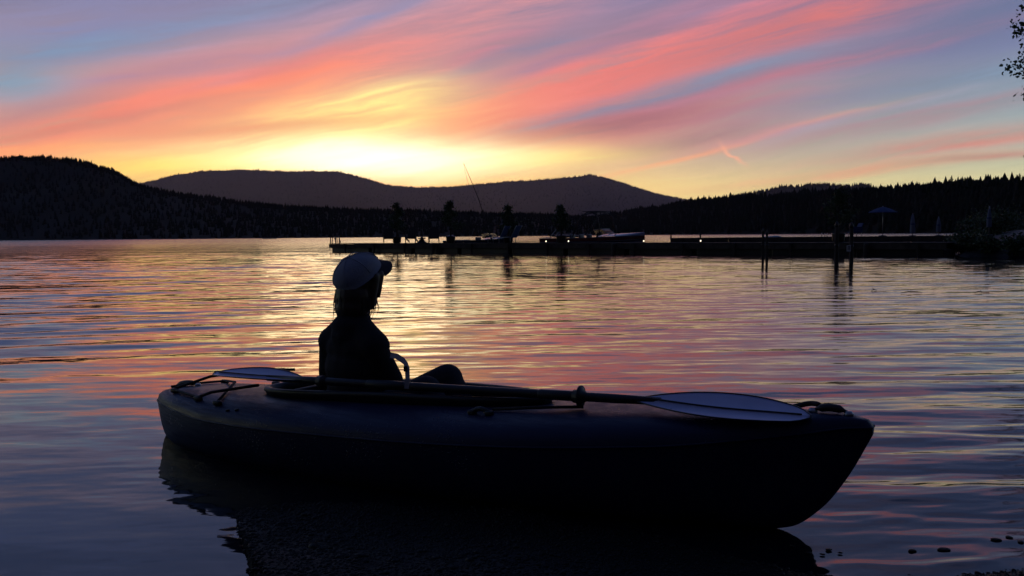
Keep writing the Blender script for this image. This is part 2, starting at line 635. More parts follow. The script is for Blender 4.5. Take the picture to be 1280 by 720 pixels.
# ------------------------------------------------------------------ ground: beach, launch spit, right bank, lake bed
RB_Y = np.array([-6000, -10, 1.5, 2.4, 3.0, 4.6, 8.0, 17.0, 31.0, 36.0, 44.0, 62.0, 80.0, 110.0, 200, 500, 6000.])
RB_X = np.array([-5000, -2.0, 1.3, 2.0, 2.9, 5.0, 5.8, 11.6, 20.2, 17.6, 21.0, 33.0, 36.0, 60.0, 150, 380, 5000.])
YS_X = np.array([-9, -1.2, -0.95, -0.5, 0.1, 0.43, 0.62, 0.85, 1.2, 1.6, 2.1, 3.2, 9.0])
YS_Y = np.array([0.5, 3.0, 3.28, 3.30, 3.14, 2.92, 2.72, 2.56, 2.52, 2.62, 2.85, 3.6, 9.0])


def ground_z(x, y):
    # beach the camera stands on, falling gently to the lake
    ys = np.interp(x, YS_X, YS_Y)
    n = fbm(x * 3.1, y * 3.1, 4, 3)
    front = (ys - y)
    zb = np.where(front > 0, 0.055 * front + 0.018 * front ** 2, 0.12 * front) + n * 0.035
    zb = np.minimum(zb, 0.6 + 0.05 * np.maximum(-y, 0))
    zb = np.maximum(zb, -1.6)
    # the spit's straight left side
    edge = x - (-0.975 - 0.40 * (y - 3.13)) + fbm(x * 5, y * 5, 2, 9) * 0.03
    left = sstep(-0.05, 0.02, edge)
    zb = zb * left + np.minimum(zb, -0.45) * (1 - left)
    behind = sstep(-0.2, -2.0, y)
    zb = np.maximum(zb, behind * (0.5 + 0.10 * np.maximum(-y, 0)) - (1 - behind) * 3)
    # right bank
    bx = np.interp(y, RB_Y, RB_X)
    dist = (x - bx) * np.where(y < 60, 0.75, 0.5)
    nb = fbm(x * 0.35, y * 0.35, 4, 21)
    dr = np.maximum(dist, 0)
    zr = np.where(dist > 0, 0.95 * (1 - np.exp(-dr / 0.9)) + 0.03 * dr, 0.35 * dist) + nb * 0.35 * sstep(0, 1.5, dist)
    zr = np.clip(zr, -1.8, 9 + 0.006 * dr)
    return np.clip(np.maximum(zb, zr), -1.8, 14.0)


def axis(fine0, fine1, step, lo, hi, ratio=1.22):
    c = list(np.arange(fine0, fine1, step))
    s, p = step, c[-1]
    while p < hi:
        s *= ratio; p += s; c.append(p)
    s, p = step, c[0]
    while p > lo:
        s *= ratio; p -= s; c.insert(0, p)
    return np.array(c)


def build_ground():
    xs = np.unique(np.concatenate([axis(-1.7, 2.4, 0.025, -6500, 6500, 1.2), np.arange(9, 40, 0.6)]))
    ys = np.unique(np.concatenate([axis(1.6, 3.6, 0.025, -3000, 6500, 1.2), np.arange(14, 60, 0.6)]))
    X, Y = np.meshgrid(xs, ys)
    Z = ground_z(X, Y)
    V = np.stack([X, Y, Z], -1).reshape(-1, 3)
    me = np_mesh('ground', V, grid_faces(len(ys), len(xs)))
    m = bpy.data.materials.new('wet_gravel')
    m.use_nodes = True
    t = m.node_tree
    g = G(t)
    b = t.nodes['Principled BSDF']
    geo = g.n('ShaderNodeNewGeometry')
    pos = geo.outputs['Position']
    n1 = g.noise(pos, 4.0, 5.0, 0.65)
    vor = g.n('ShaderNodeTexVoronoi')
    g.put(vor.inputs['Vector'], pos)
    vor.inputs['Scale'].default_value = 70.0
    c = g.mix(g.rng(n1, 0.35, 0.65), (0.005, 0.005, 0.0048), (0.011, 0.0105, 0.010))
    c = g.mix(0.35, c, g.v('SCALE', vor.outputs['Color'], 0.014))
    g.put(b.inputs['Base Color'], c)
    b.inputs['Specular IOR Level'].default_value = 0.2
    g.put(b.inputs['Roughness'], g.rng(n1, 0.3, 0.7, 0.42, 0.75))
    bn = g.n('ShaderNodeBump')
    bn.inputs['Strength'].default_value = 0.9
    bn.inputs['Distance'].default_value = 0.006
    g.put(bn.inputs['Height'], g.m('ADD', vor.outputs['Distance'], g.noise(pos, 160.0, 2.0)))
    g.put(b.inputs['Normal'], bn.outputs[0])
    o = link_mesh('ground', me, m, smooth=True)
    tag(o, 'dark gravel beach and lake shore under and around the kayak', 'ground', kind='structure')


build_ground()


# ------------------------------------------------------------------ hills and forests
def hill(name, sil, dist, front, back, trees_px, label, seed, mat, nx=260):
    """A ridge of land: `sil` is its skyline, `dist` how far that skyline stands, `front` its foot."""
    sp = np.array([s[0] for s in sil], float)
    sy = np.array([s[1] for s in sil], float)
    px = np.linspace(sp[0], sp[-1], nx)
    py = np.interp(px, sp, sy) + trees_px
    dp, dv = np.array([s[0] for s in dist], float), np.array([s[1] for s in dist], float)
    R = np.interp(px, dp, dv)
    py = py + 3.2 * fbm(px / 46.0, px * 0 + seed, 4, seed) + 1.6 * fbm(px / 11.0, px * 0 + seed, 2, seed + 3)
    ridge = np.array([at(a, b, c) for a, b, c in zip(px, py, R)])
    ridge[:, 2] = np.maximum(ridge[:, 2], 0.2)
    T = np.concatenate([np.linspace(0, 1, 26), np.linspace(1.08, 2.0, 10)])
    rows = []
    for t in T:
        if t <= 1:
            yy = R * (front + (1 - front) * t)
            prof = t ** 1.15
        else:
            yy = R * (1 + (back - 1) * (t - 1))
            prof = 1 - 0.8 * (t - 1) ** 1.3
        sc = yy / R
        X = ridge[:, 0] * (1 + (sc - 1) * 0.85)
        bumps = fbm(X / 260.0 * (1200 / dv.mean()), yy / 260.0 * (1200 / dv.mean()), 4, seed)
        Z = -2.0 + (ridge[:, 2] + 2.0) * (prof + bumps * 0.30 * np.sin(math.pi * min(t, 1)) + (bumps * 0.1 if t > 1 else 0))
        rows.append(np.stack([X, yy, Z], -1))
    P = np.array(rows)
    me = np_mesh(name, P.reshape(-1, 3), grid_faces(len(T), nx))
    o = link_mesh(name, me, mat, smooth=True)
    tag(o, label, 'hill', kind='structure')
    return P, T, px


def tree_template(tiers, sides, seed):
    r = np.random.default_rng(seed)
    V, Fc = [], []
    for k in range(tiers):
        z0 = 0.06 + 0.84 * k / tiers
        z1 = min(1.0, z0 + 1.45 / tiers) if k < tiers - 1 else 1.0
        rad = 0.19 * (1 - 0.80 * k / tiers)
        o = len(V)
        for s in range(sides):
            th = 2 * math.pi * (s + 0.5 * (k % 2)) / sides
            rr = rad * r.uniform(0.75, 1.25)
            V.append((rr * math.cos(th), rr * math.sin(th), z0 + r.uniform(-0.03, 0.03)))
        V.append((r.uniform(-.01, .01), r.uniform(-.01, .01), z1))
        for s in range(sides):
            Fc.append((o + s, o + (s + 1) % sides, o + sides))
    return np.array(V), np.array(Fc)


def forest(name, P, T, n_slope, n_ridge, h0, h1, tiers, sides, label, seed, mat, xr=None):
    r = np.random.default_rng(seed)
    nT, nx, _ = P.shape
    ridge_i = int(np.argmax(T >= 1.0))
    fi = np.concatenate([r.uniform(1.0, ridge_i + 3.0, n_slope), ridge_i + r.uniform(-1.2, 1.4, n_ridge)])
    fj = r.uniform(0, nx - 1.001, n_slope + n_ridge)
    i0 = np.clip(fi.astype(int), 0, nT - 2); j0 = fj.astype(int)
    a = (fi - i0)[:, None]; b = (fj - j0)[:, None]
    pos = (P[i0, j0] * (1 - a) * (1 - b) + P[i0 + 1, j0] * a * (1 - b) + P[i0, j0 + 1] * (1 - a) * b + P[i0 + 1, j0 + 1] * a * b)
    keep = pos[:, 2] > 0.3
    if xr is not None:
        keep &= (pos[:, 0] / pos[:, 1] > xr[0]) & (pos[:, 0] / pos[:, 1] < xr[1])
    pos = pos[keep]
    N = len(pos)
    hgt = r.uniform(h0, h1, N) * (1 + 0.25 * (r.random(N) < 0.12))
    wid = hgt * r.uniform(0.95, 1.75, N)
    ang = r.uniform(0, 6.283, N)
    temps = [tree_template(tiers, sides, seed + q) for q in range(5)]
    which = r.integers(0, 5, N)
    VV, FF, off = [], [], 0
    for q in range(5):
        sel = which == q
        k = sel.sum()
        tv, tf = temps[q]
        c, s = np.cos(ang[sel])[:, None], np.sin(ang[sel])[:, None]
        X = (tv[None, :, 0] * c - tv[None, :, 1] * s) * wid[sel][:, None] + pos[sel][:, 0:1]
        Y = (tv[None, :, 0] * s + tv[None, :, 1] * c) * wid[sel][:, None] + pos[sel][:, 1:2]
        Z = tv[None, :, 2] * hgt[sel][:, None] + pos[sel][:, 2:3] - 0.5
        VV.append(np.stack([X, Y, Z], -1).reshape(-1, 3))
        FF.append((tf[None] + (np.arange(k) * len(tv))[:, None, None]).reshape(-1, 3) + off)
        off += k * len(tv)
    me = np_mesh(name, np.concatenate(VV), np.concatenate(FF))
    o = link_mesh(name, me, mat)
    tag(o, label, 'forest', kind='stuff')


SIL_A = [(-900, 190), (-500, 165), (-200, 178), (0, 193), (60, 193), (100, 197), (145, 210), (162, 222), (176, 229), (200, 235), (240, 241), (300, 249),
         (360, 255), (420, 259), (500, 262), (600, 264), (680, 266), (740, 270), (800, 278), (900, 287), (1000, 292)]
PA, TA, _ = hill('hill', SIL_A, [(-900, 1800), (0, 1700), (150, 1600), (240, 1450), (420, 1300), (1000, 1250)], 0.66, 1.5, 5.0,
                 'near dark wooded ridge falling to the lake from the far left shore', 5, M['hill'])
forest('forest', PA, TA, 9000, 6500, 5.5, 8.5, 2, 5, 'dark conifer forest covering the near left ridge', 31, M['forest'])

SIL_B = [(-700, 240), (-200, 236), (100, 236), (180, 227), (215, 218), (250, 212), (300, 210), (360, 212), (420, 212), (440, 216), (462, 222), (490, 230),
         (520, 232), (560, 232), (600, 229), (650, 224), (690, 221), (722, 219), (736, 217), (752, 220), (780, 227), (815, 239), (850, 247), (900, 253), (1000, 266), (1400, 280)]
PB, TB, _ = hill('mountain', SIL_B, [(-700, 16000), (1400, 16000)], 0.55, 1.3, 2.0,
                 'long purple mountain ridge under the brightest part of the sunset', 8, M['hill'], 620)
forest('forest', PB, TB, 9000, 9500, 22, 36, 1, 4, 'hazy forest on the long purple mountain ridge', 41, M['forest'])

SIL_D = [(700, 285), (860, 252), (900, 247), (940, 240), (975, 233), (1000, 231), (1035, 229), (1056, 231), (1068, 229), (1086, 229), (1100, 235), (1160, 243), (1280, 250), (1700, 262)]
PD, TD, _ = hill('hill', SIL_D, [(700, 7000), (1700, 7000)], 0.6, 1.3, 3.0,
                 'hazy rounded hill rising behind the right shore treeline', 12, M['hill'], 200)
forest('forest', PD, TD, 2500, 2600, 20, 32, 1, 5, 'hazy forest on the rounded hill behind the right treeline', 51, M['forest'])

SIL_C = [(560, 292), (640, 284), (700, 276), (760, 266), (800, 259), (850, 251), (880, 248), (930, 245), (1000, 242), (1060, 240), (1120, 238), (1160, 236),
         (1200, 234), (1280, 235), (1420, 226), (1700, 215), (2300, 190)]
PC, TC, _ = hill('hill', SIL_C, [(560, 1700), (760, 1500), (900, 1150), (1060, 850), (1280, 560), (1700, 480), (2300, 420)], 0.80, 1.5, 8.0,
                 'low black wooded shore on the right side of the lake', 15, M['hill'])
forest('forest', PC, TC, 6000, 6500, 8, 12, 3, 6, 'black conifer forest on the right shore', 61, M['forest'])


# single conifers that stand out on the right skyline
def conifer(seed, name='conifer'):
    r = random.Random(seed)
    root = empty(name)
    tr = MB().tube([(0, 0, -1), (0.05, 0, 4), (0, 0.03, 9), (0, 0, 15.5)], [0.32, 0.24, 0.15, 0.03], 6)
    tr.build('trunk', M['bark'], root)
    cr = MB()
    z = 1.6
    while z < 15.6:
        f = (z - 1.6) / 14.0
        L = (2.7 * (1 - f) ** 0.85 + 0.12) * r.uniform(0.75, 1.15)
        nb = 7 if f < 0.8 else 5
        a0 = r.uniform(0, 6.28)
        for k in range(nb):
            a = a0 + 6.283 * k / nb + r.uniform(-0.25, 0.25)
            l = L * r.uniform(0.6, 1.2)
            dx, dy = math.cos(a), math.sin(a)
            wd = 0.24 * l + 0.12
            droop = -0.22 * l
            p0 = Vector((0, 0, z + 0.18))
            p1 = Vector((dx * l, dy * l, z + droop))
            mid = Vector((dx * l * 0.55, dy * l * 0.55, z + droop * 0.2 + 0.08))
            s = Vector((-dy, dx, 0)) * wd
            cr.add([p0, mid + s, p1, mid - s, mid + Vector((0, 0, -0.35 - 0.1 * l))], [(0, 1, 4), (1, 2, 4), (2, 3, 4), (3, 0, 4), (0, 3, 1), (1, 3, 2)])
        z += 0.42 + 0.25 * (1 - f)
    cr.build('crown', M['needle'], root)
    return root


protos = [conifer(s) for s in (1, 2, 3, 4)]
rr = random.Random(5)
CONIFERS = [(1082, .85), (1096, .8), (1110, .9), (1118, 1.0), (1131, .95), (1143, 1.0), (1152, 1.05), (1161, .9), (1171, 1.0), (1181, 1.3), (1189, 1.4), (1197, 1.25),
            (1205, 1.5), (1212, 1.3), (1221, 1.1), (1231, 1.25), (1241, 1.5), (1249, 1.2), (1257, 1.35), (1266, 1.25), (1274, 1.4), (1285, 1.3), (1300, 1.5)]
_used = set()
for i, (px, k) in enumerate(CONIFERS):
    D = np.interp(px, [900, 1060, 1280, 1700], [1150, 850, 560, 480]) * 0.985
    gz = np.interp(px, [s[0] for s in SIL_C], [s[1] for s in SIL_C]) + 9.0
    p = at(px, gz, D)
    q = i % 4
    o = protos[q] if q not in _used else copy_tree(protos[q])
    _used.add(q)
    o.location = (p.x, p.y, p.z - 1.0)
    s = k * 0.62 * rr.uniform(0.85, 1.12)
    o.scale = (s * rr.uniform(1.1, 1.7),) * 2 + (s,)
    o.rotation_euler = (0, 0, rr.uniform(0, 6.28))
    tag(o, 'tall dark conifer standing out on the right shore skyline', 'tree', 'conifers on the right shore skyline')


# ------------------------------------------------------------------ lake
def build_water():
    rows = [0.25]
    while rows[-1] < 5200:
        d = rows[-1]
        rows.append(d + (max(0.012, 0.0040 * d) if d < 40 else min(0.014, 0.0001 * d) * d if d < 500 else 0.05 * d))
    ys = np.array(rows)
    nc = 420
    s = np.linspace(-1, 1, nc)
    ext = np.array([1.15, 1.4, 2.0, 3.5, 7.0])
    s = np.concatenate([-ext[::-1], s, ext])
    X = s[None, :] * (ys[:, None] * 0.66 + 2.2)
    Y = np.repeat(ys[:, None], len(s), 1)
    dy = np.gradient(ys)[:, None]
    dx = np.gradient(X, axis=1)
    r = np.random.default_rng(77)
    Z = np.zeros_like(X)
    lost = np.zeros_like(X)
    # gusts: patches of smoother and rougher water
    gust = np.clip(0.9 + 1.6 * fbm(X / 2.4 + 7, Y / 5.0, 3, 70) + 0.9 * fbm(X / 18, Y / 30, 2, 75), 0.25, 1.8)
    calm = 0.45 + 0.55 * sstep(-2.5, 0.8, X + 0.12 * (Y - 4)) + 0.5 * sstep(6, 14, Y)
    gust = gust * (np.clip(calm, 0.35, 1.15) + 0.9 * sstep(0.3, 1.6, X) * sstep(6.5, 3.5, Y))
    comps = []
    for k in range(46):                                   # wind ripples
        lam = math.exp(r.uniform(math.log(0.055), math.log(0.9)))
        th = math.pi / 2 + r.normal(0.08, 0.25)              # travelling mostly across the view
        comps.append((lam, th, r.uniform(0.0034, 0.0068), r.uniform(0, 6.28), 0))
    for k in range(20):                                   # longer swell left by boats
        lam = r.uniform(0.4, 1.6)
        th = math.pi / 2 + r.normal(0.36, 0.13)
        comps.append((lam, th, r.uniform(0.0032, 0.0070), r.uniform(0, 6.28), 1))
    wake = np.clip(sstep(5.0, 9.0, Y) * (0.12 + 2.3 * sstep(2.0, -6.0, X + 0.10 * Y)) + 2.0 * fbm(X / 9, Y / 3.0, 3, 90) * sstep(4, 8, Y), 0.05, 2.8)
    wx = 0.35 * fbm(X / 1.8, Y / 1.8, 2, 95)
    for lam, th, sl, ph, kind in comps:
        kx, ky = 2 * math.pi / lam * math.cos(th), 2 * math.pi / lam * math.sin(th)
        step = np.abs(dx * math.cos(th)) + np.abs(dy * math.sin(th))
        keep = sstep(2.2, 4.5, lam / step)
        amp = sl * lam / (2 * math.pi)
        mod = gust if kind == 0 else wake
        phase = kx * X + ky * Y + ph + (wx * 2.0 if kind == 0 else wx * 1.2)
        wv = np.sin(phase)
        wv = wv + 0.24 * np.cos(2 * phase)
        Z += amp * mod * keep * wv
        lost += (sl * mod) ** 2 * 0.5 * (1 - keep ** 2)
    shore = sstep(-0.25, 0.6, Y - np.interp(X, YS_X, YS_Y))
    Z *= 0.35 + 0.65 * shore
    # small wavelets breaking along the beach
    dsh = Y - np.interp(X, YS_X, YS_Y)
    Z += 0.007 * np.exp(-((dsh - 0.10 - 0.05 * fbm(X * 2, Y * 0, 2, 5)) / 0.035) ** 2) * sstep(0.3, 0.8, X) * np.clip(0.45 + 2.2 * fbm(X * 5, Y * 5, 3, 8), 0, 1.4)
    V = np.stack([X, Y, Z], -1).reshape(-1, 3)
    me = np_mesh('lake_water', V, grid_faces(len(ys), len(s)))
    at_ = me.attributes.new('fine_slope', 'FLOAT', 'POINT')
    at_.data.foreach_set('value', (np.sqrt(lost) * (0.9 + 0.35 * sstep(15, 60, Y))).astype(np.float32).ravel())
    ar_ = me.attributes.new('fine_gloss', 'FLOAT', 'POINT')
    ar_.data.foreach_set('value', (np.sqrt(lost) * (0.16 + 0.75 * sstep(30, 260, Y))).astype(np.float32).ravel())
    m = bpy.data.materials.new('lake_water')
    m.use_nodes = True
    t = m.node_tree
    g = G(t)
    b = t.nodes['Principled BSDF']
    b.inputs['Base Color'].default_value = (0.004, 0.007, 0.012, 1)
    
    b.inputs['IOR'].default_value = 1.333
    geo = g.n('ShaderNodeNewGeometry')
    pos = geo.outputs['Position']
    att = g.n('ShaderNodeAttribute', attribute_name='fine_slope')
    st = att.outputs['Fac']
    pm = g.v('MULTIPLY', pos, (0.28, 1.0, 1.0))
    c1 = g.v('SUBTRACT', g.noise(pm, 3.2, 3.0, 0.6, color=True), (0.5, 0.5, 0.5))
    c3 = g.v('SUBTRACT', g.noise(pm, 10.0, 2.0, 0.6, color=True), (0.5, 0.5, 0.5))
    c2 = g.v('SUBTRACT', g.noise(pm, 34.0, 2.0, 0.55, color=True), (0.5, 0.5, 0.5))
    k1 = g.m('MULTIPLY', st, 3.2)
    # facets too small to build: their spread of slopes widens the gloss lobe
    g.put(b.inputs['Roughness'], g.m('SQRT', g.m('ADD', g.n('ShaderNodeAttribute', attribute_name='fine_gloss').outputs['Fac'], 0.0006)))
    off = g.v('ADD', g.v('MULTIPLY', g.v('ADD', c1, c3), g.xyz(g.m('MULTIPLY', k1, 0.6), k1, 0.0)), g.v('MULTIPLY', c2, (0.016, 0.030, 0.0)))
    off = g.v('ADD', off, g.v('ADD', g.v('MULTIPLY', c3, (0.03, 0.065, 0.0)), g.v('MULTIPLY', c1, (0.012, 0.03, 0.0))))
    c4 = g.v('SUBTRACT', g.noise(g.v('MULTIPLY', pos, (0.2, 1.0, 1.0)), 0.45, 3.0, 0.6, color=True), (0.5, 0.5, 0.5))
    off = g.v('ADD', off, g.v('MULTIPLY', c4, g.xyz(0.0, k1, 0.0)))
    nn = g.v('NORMALIZE', g.v('ADD', geo.outputs['Normal'], off))
    g.put(b.inputs['Normal'], nn)
    o = link_mesh('lake_water', me, m, smooth=True)
    tag(o, 'rippled lake water reflecting the sunset', 'lake', kind='structure')


build_water()


# ------------------------------------------------------------------ evening air
def build_haze():
    top = 1480.0
    me = MB().box((0, 9000, (top - 4.0) / 2), (44000, 27000, top + 4.0)).build('haze', None).data
    o = [x for x in COL.objects if x.data == me][0]
    m = bpy.data.materials.new('evening_haze')
    m.use_nodes = True
    t = m.node_tree
    t.nodes.clear()
    v = t.nodes.new('ShaderNodeVolumePrincipled')
    v.inputs['Color'].default_value = (0.90, 0.78, 0.92, 1)
    v.inputs['Density'].default_value = 1.45e-5
    v.inputs['Anisotropy'].default_value = 0.5
    out = t.nodes.new('ShaderNodeOutputMaterial')
    t.links.new(v.outputs[0], out.inputs['Volume'])
    me.materials.append(m)
    tag(o, 'thin evening haze over the lake and hills', 'haze', kind='stuff')


build_haze()


# ------------------------------------------------------------------ gravel on the launch spit and beach
def build_gravel():
    bm = bmesh.new()
    bmesh.ops.create_icosphere(bm, subdivisions=1, radius=1.0)
    bm.verts.ensure_lookup_table()
    tv = np.array([v.co[:] for v in bm.verts])
    tf = np.array([[v.index for v in f.verts] for f in bm.faces])
    bm.free()
    r = np.random.default_rng(123)
    N0 = 60000
    x = r.uniform(-1.25, 2.3, N0)
    y = r.uniform(1.9, 3.35, N0)
    z = ground_z(x, y)
    keep = (z > -0.035) & (z < 0.6)
    x, y, z = x[keep], y[keep], z[keep]
    N = len(x)
    sz = np.exp(r.normal(math.log(0.0029), 0.45, N))
    sc = np.stack([sz * r.uniform(0.8, 1.5, N), sz * r.uniform(0.8, 1.3, N), sz * r.uniform(0.45, 0.8, N)], -1)
    a = r.uniform(0, 6.28, N)
    jit = 1 + r.uniform(-0.18, 0.18, (N, len(tv), 1))
    P = tv[None] * sc[:, None, :] * jit
    c, s = np.cos(a)[:, None], np.sin(a)[:, None]
    X = P[..., 0] * c - P[..., 1] * s + x[:, None]
    Y = P[..., 0] * s + P[..., 1] * c + y[:, None]
    Z = P[..., 2] + (z + sz * 0.15)[:, None]
    V = np.stack([X, Y, Z], -1).reshape(-1, 3)
    Fc = (tf[None] + (np.arange(N) * len(tv))[:, None, None]).reshape(-1, 3)
    o = link_mesh('gravel', np_mesh('gravel', V, Fc), M['stone'])
    tag(o, 'small wet pebbles covering the beach and launch spit', 'gravel', kind='stuff')


build_gravel()


# ------------------------------------------------------------------ kayak
KS = Vector((-1.735, 4.60, 0.0))          # stern, bow on the water plane
KB = Vector((1.115, 2.83, 0.0))
KL = (KB - KS).length
KX = (KB - KS).normalized()               # towards the bow
KY = Vector((-KX.y, KX.x, 0))             # towards the far side
KO = (KS + KB) / 2

_s_top = ([0, .02, .08, .2, .4, .6, .8, .92, .97, 1.0], [.205, .228, .252, .268, .302, .333, .368, .394, .400, .388])
_s_keel = ([0, .006, .02, .08, .3, .6, .86, .90, .925, .955, .98, 1.0], [.12, .02, -.035, -.065, -.065, -.040, -.006, -.002, .014, .092, .212, .345])
_s_beam = ([0, .012, .04, .1, .2, .35, .5, .65, .8, .9, .96, .99, 1.0], [.03, .085, .15, .235, .315, .365, .372, .345, .25, .155, .075, .032, .016])
_s_drop = ([0, .05, .2, .5, .8, .95, 1.0], [.035, .06, .095, .105, .09, .05, .02])


def smooth_interp(s, tab):
    xs, ys = tab
    return float(np.interp(s, xs, ys)) if False else float(_pchip(s, xs, ys))


def _pchip(x, xs, ys):
    xs = np.asarray(xs, float); ys = np.asarray(ys, float)
    h = np.diff(xs); d = np.diff(ys) / h
    m = np.zeros_like(ys)
    m[0], m[-1] = d[0], d[-1]
    for i in range(1, len(xs) - 1):
        if d[i - 1] * d[i] <= 0:
            m[i] = 0
        else:
            w1, w2 = 2 * h[i] + h[i - 1], h[i] + 2 * h[i - 1]
            m[i] = (w1 + w2) / (w1 / d[i - 1] + w2 / d[i])
    i = int(np.clip(np.searchsorted(xs, x) - 1, 0, len(xs) - 2))
    t = (x - xs[i]) / h[i]
    return ((2 * t ** 3 - 3 * t ** 2 + 1) * ys[i] + (t ** 3 - 2 * t ** 2 + t) * h[i] * m[i]
            + (-2 * t ** 3 + 3 * t ** 2) * ys[i + 1] + (t ** 3 - t ** 2) * h[i] * m[i + 1])


def k_top(s): return smooth_interp(s, _s_top)
def k_keel(s): return min(smooth_interp(s, _s_keel), k_sheer(s) - 0.015)
def k_beam(s): return smooth_interp(s, _s_beam)
def k_sheer(s): return k_top(s) - smooth_interp(s, _s_drop)


def k_pt(s, w, z):
    """World point of the kayak: s along (0 stern .. 1 bow), w metres to the far side, z height."""
    return KS + KX * (s * KL) + KY * w + Vector((0, 0, z))


def k_deck(s, w):
    b = max(k_beam(s), 0.004)
    u = min(abs(w) / b, 1.0)
    return k_sheer(s) + (k_top(s) - k_sheer(s)) * (1 - u ** 3.6) ** (1 / 2.1)


CK0, CK1, CKW = 0.232, 0.650, 0.158       # cockpit opening


def ck_edge(ph, grow=0.0):
    sc, sl = (CK0 + CK1) / 2, (CK1 - CK0) / 2 + grow / KL
    c, s_ = math.cos(ph), math.sin(ph)
    e = 2 / 2.5
    x = math.copysign(abs(c) ** e, c); y = math.copysign(abs(s_) ** e, s_)
    w = (CKW + grow) * y * (1 - 0.12 * x)
    return sc + sl * x, w


def build_kayak():
    root = empty('kayak', KO)
    tag(root, 'blue plastic kayak drawn up at the beach with a person sitting in it', 'kayak')
    # hull below the seam
    ss = np.concatenate([np.linspace(0, .03, 9), np.linspace(.045, .86, 60), np.linspace(.87, 1.0, 26)])
    prof = [(0.0, 0.0), (.22, .012), (.45, .045), (.66, .115), (.82, .25), (.915, .43), (.965, .64), (.99, .83), (1.0, 1.0)]
    V = []
    for s in ss:
        b, zk, zs = k_beam(s), k_keel(s), k_sheer(s)
        row = []
        vee = min(1.0, max(0.0, (s - .8) / .2)) ** 0.8
        stern = min(1.0, max(0.0, (.10 - s) / .10))
        for u, h in prof:
            uu = u * (1 - 0.45 * vee * (1 - h)) if u > 0 else 0
            uu *= (1 - 0.25 * stern * (1 - h))
            row.append((uu * b, zk + (zs - zk) * h))
        full = [(-a, z) for a, z in reversed(row)] + row[1:]
        V += [tuple(k_pt(s, a, z)) for a, z in full]
    nc = len(prof) * 2 - 1
    hb = MB()
    hb.add(V, [tuple(f) for f in grid_faces(len(ss), nc)])
    hb.f.append(tuple(range(nc)))
    hb.f.append(tuple((len(ss) - 1) * nc + k for k in reversed(range(nc))))
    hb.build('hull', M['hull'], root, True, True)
    # deck ring between the seam and the cockpit
    outl = [(s, k_beam(s)) for s in ss] + [(s, -k_beam(s)) for s in ss[::-1]]
    sc = (CK0 + CK1) / 2
    dm = MB()
    fr = [0, .015, .045, .09, .15, .23, .33, .45, .58, .72, .86, 1.0]
    ring = []
    for s, w in outl:
        ph = math.atan2(w / CKW, (s - sc) / ((CK1 - CK0) / 2))
        # match the direction of the outline point on the superellipse
        c, q = (s - sc) / ((CK1 - CK0) / 2), w / CKW
        n = (abs(c) ** 2.5 + abs(q) ** 2.5) ** (1 / 2.5)
        es, ew = sc + (s - sc) / n, (w / n) * (1 - 0.12 * c / n)
        for f in fr:
            a, b = s + (es - s) * f, w + (ew - w) * f
            ring.append(tuple(k_pt(a, b, k_deck(a, b) - (0.0 if f < 1 else 0.004))))
    dm.add(ring, [tuple(f) for f in [(i * len(fr) + k, ((i + 1) % len(outl)) * len(fr) + k, ((i + 1) % len(outl)) * len(fr) + k + 1, i * len(fr) + k + 1)
                                     for i in range(len(outl)) for k in range(len(fr) - 1)]])
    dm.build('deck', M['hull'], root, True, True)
    # seam band
    for side in (1, -1):
        MB().tube([k_pt(s, side * (k_beam(s) + .002), k_sheer(s)) for s in ss], .003, 6, flat=1.4).build('seam', M['hull'], root, True, True)
    # cockpit rim, tub
    n = 90
    cb = MB()
    secs = [(-.004, -.03), (-.004, .020), (.004, .027), (.018, .029), (.028, .024), (.030, .012), (.022, .004), (.016, -.02)]
    vs = []
    for k in range(n):
        ph = 2 * math.pi * k / n
        for gr, dz in secs:
            s, w = ck_edge(ph, gr)
            zz = k_deck(*ck_edge(ph, .01)) + 0.016 * (1 - abs(math.cos(ph))) 
            vs.append(tuple(k_pt(s, w, zz + dz)))
    m_ = len(secs)
    cb.add(vs, [(i * m_ + k, i * m_ + (k + 1) % m_, ((i + 1) % n) * m_ + (k + 1) % m_, ((i + 1) % n) * m_ + k) for i in range(n) for k in range(m_)])
    cb.build('cockpit_rim', M['rubber'], root, True, True)
    tb = MB()
    vs = []
    lev = [(0.0, None), (-.005, .20), (-.012, .12), (-.03, .06), (-.07, .025)]
    for k in range(n):
        ph = 2 * math.pi * k / n
        for gr, z in lev:
            s, w = ck_edge(ph, gr)
            if z is not None:
                w = max(-k_beam(s) * .9, min(k_beam(s) * .9, w))
            vs.append(tuple(k_pt(s, w, k_deck(*ck_edge(ph)) - .002 if z is None else z)))
    L_ = len(lev)
    tb.add(vs, [(i * L_ + k, i * L_ + k + 1, ((i + 1) % n) * L_ + k + 1, ((i + 1) % n) * L_ + k) for i in range(n) for k in range(L_ - 1)])
    tb.f.append(tuple(i * L_ + L_ - 1 for i in range(n)))
    tb.build('cockpit_tub', M['hull'], root, True, True)
    # seat
    RZ = Matrix.Rotation(math.atan2(KX.y, KX.x), 3, 'Z')
    st = MB().box(k_pt(.375, 0, .06), (.40, .33, .07), R=RZ, bev=.03)
    so = st.build('seat', M['rubber'], root, True, True)
    bk = MB().box(k_pt(.312, 0, .20), (.05, .32, .24), R=RZ @ Matrix.Rotation(-.15, 3, 'Y'), bev=.022)
    bk.build('seat_back', M['rubber'], root, True, True)
    # side strap from the seat back: pale loop standing in front of the sitter
    a = at(488, 444, 3.62); b = at(503, 450, 3.60); c = at(509, 460, 3.58); d = at(509.5, 474, 3.57); e = at(508, 486, 3.57)
    sv, nrm = [], Vector((0.1, -1, 0.25)).normalized()
    pts = [a, (a + b) / 2 + Vector((0, 0, .006)), b, (b + c) / 2 + Vector((.003, 0, .003)), c, d, e]
    sb = MB()
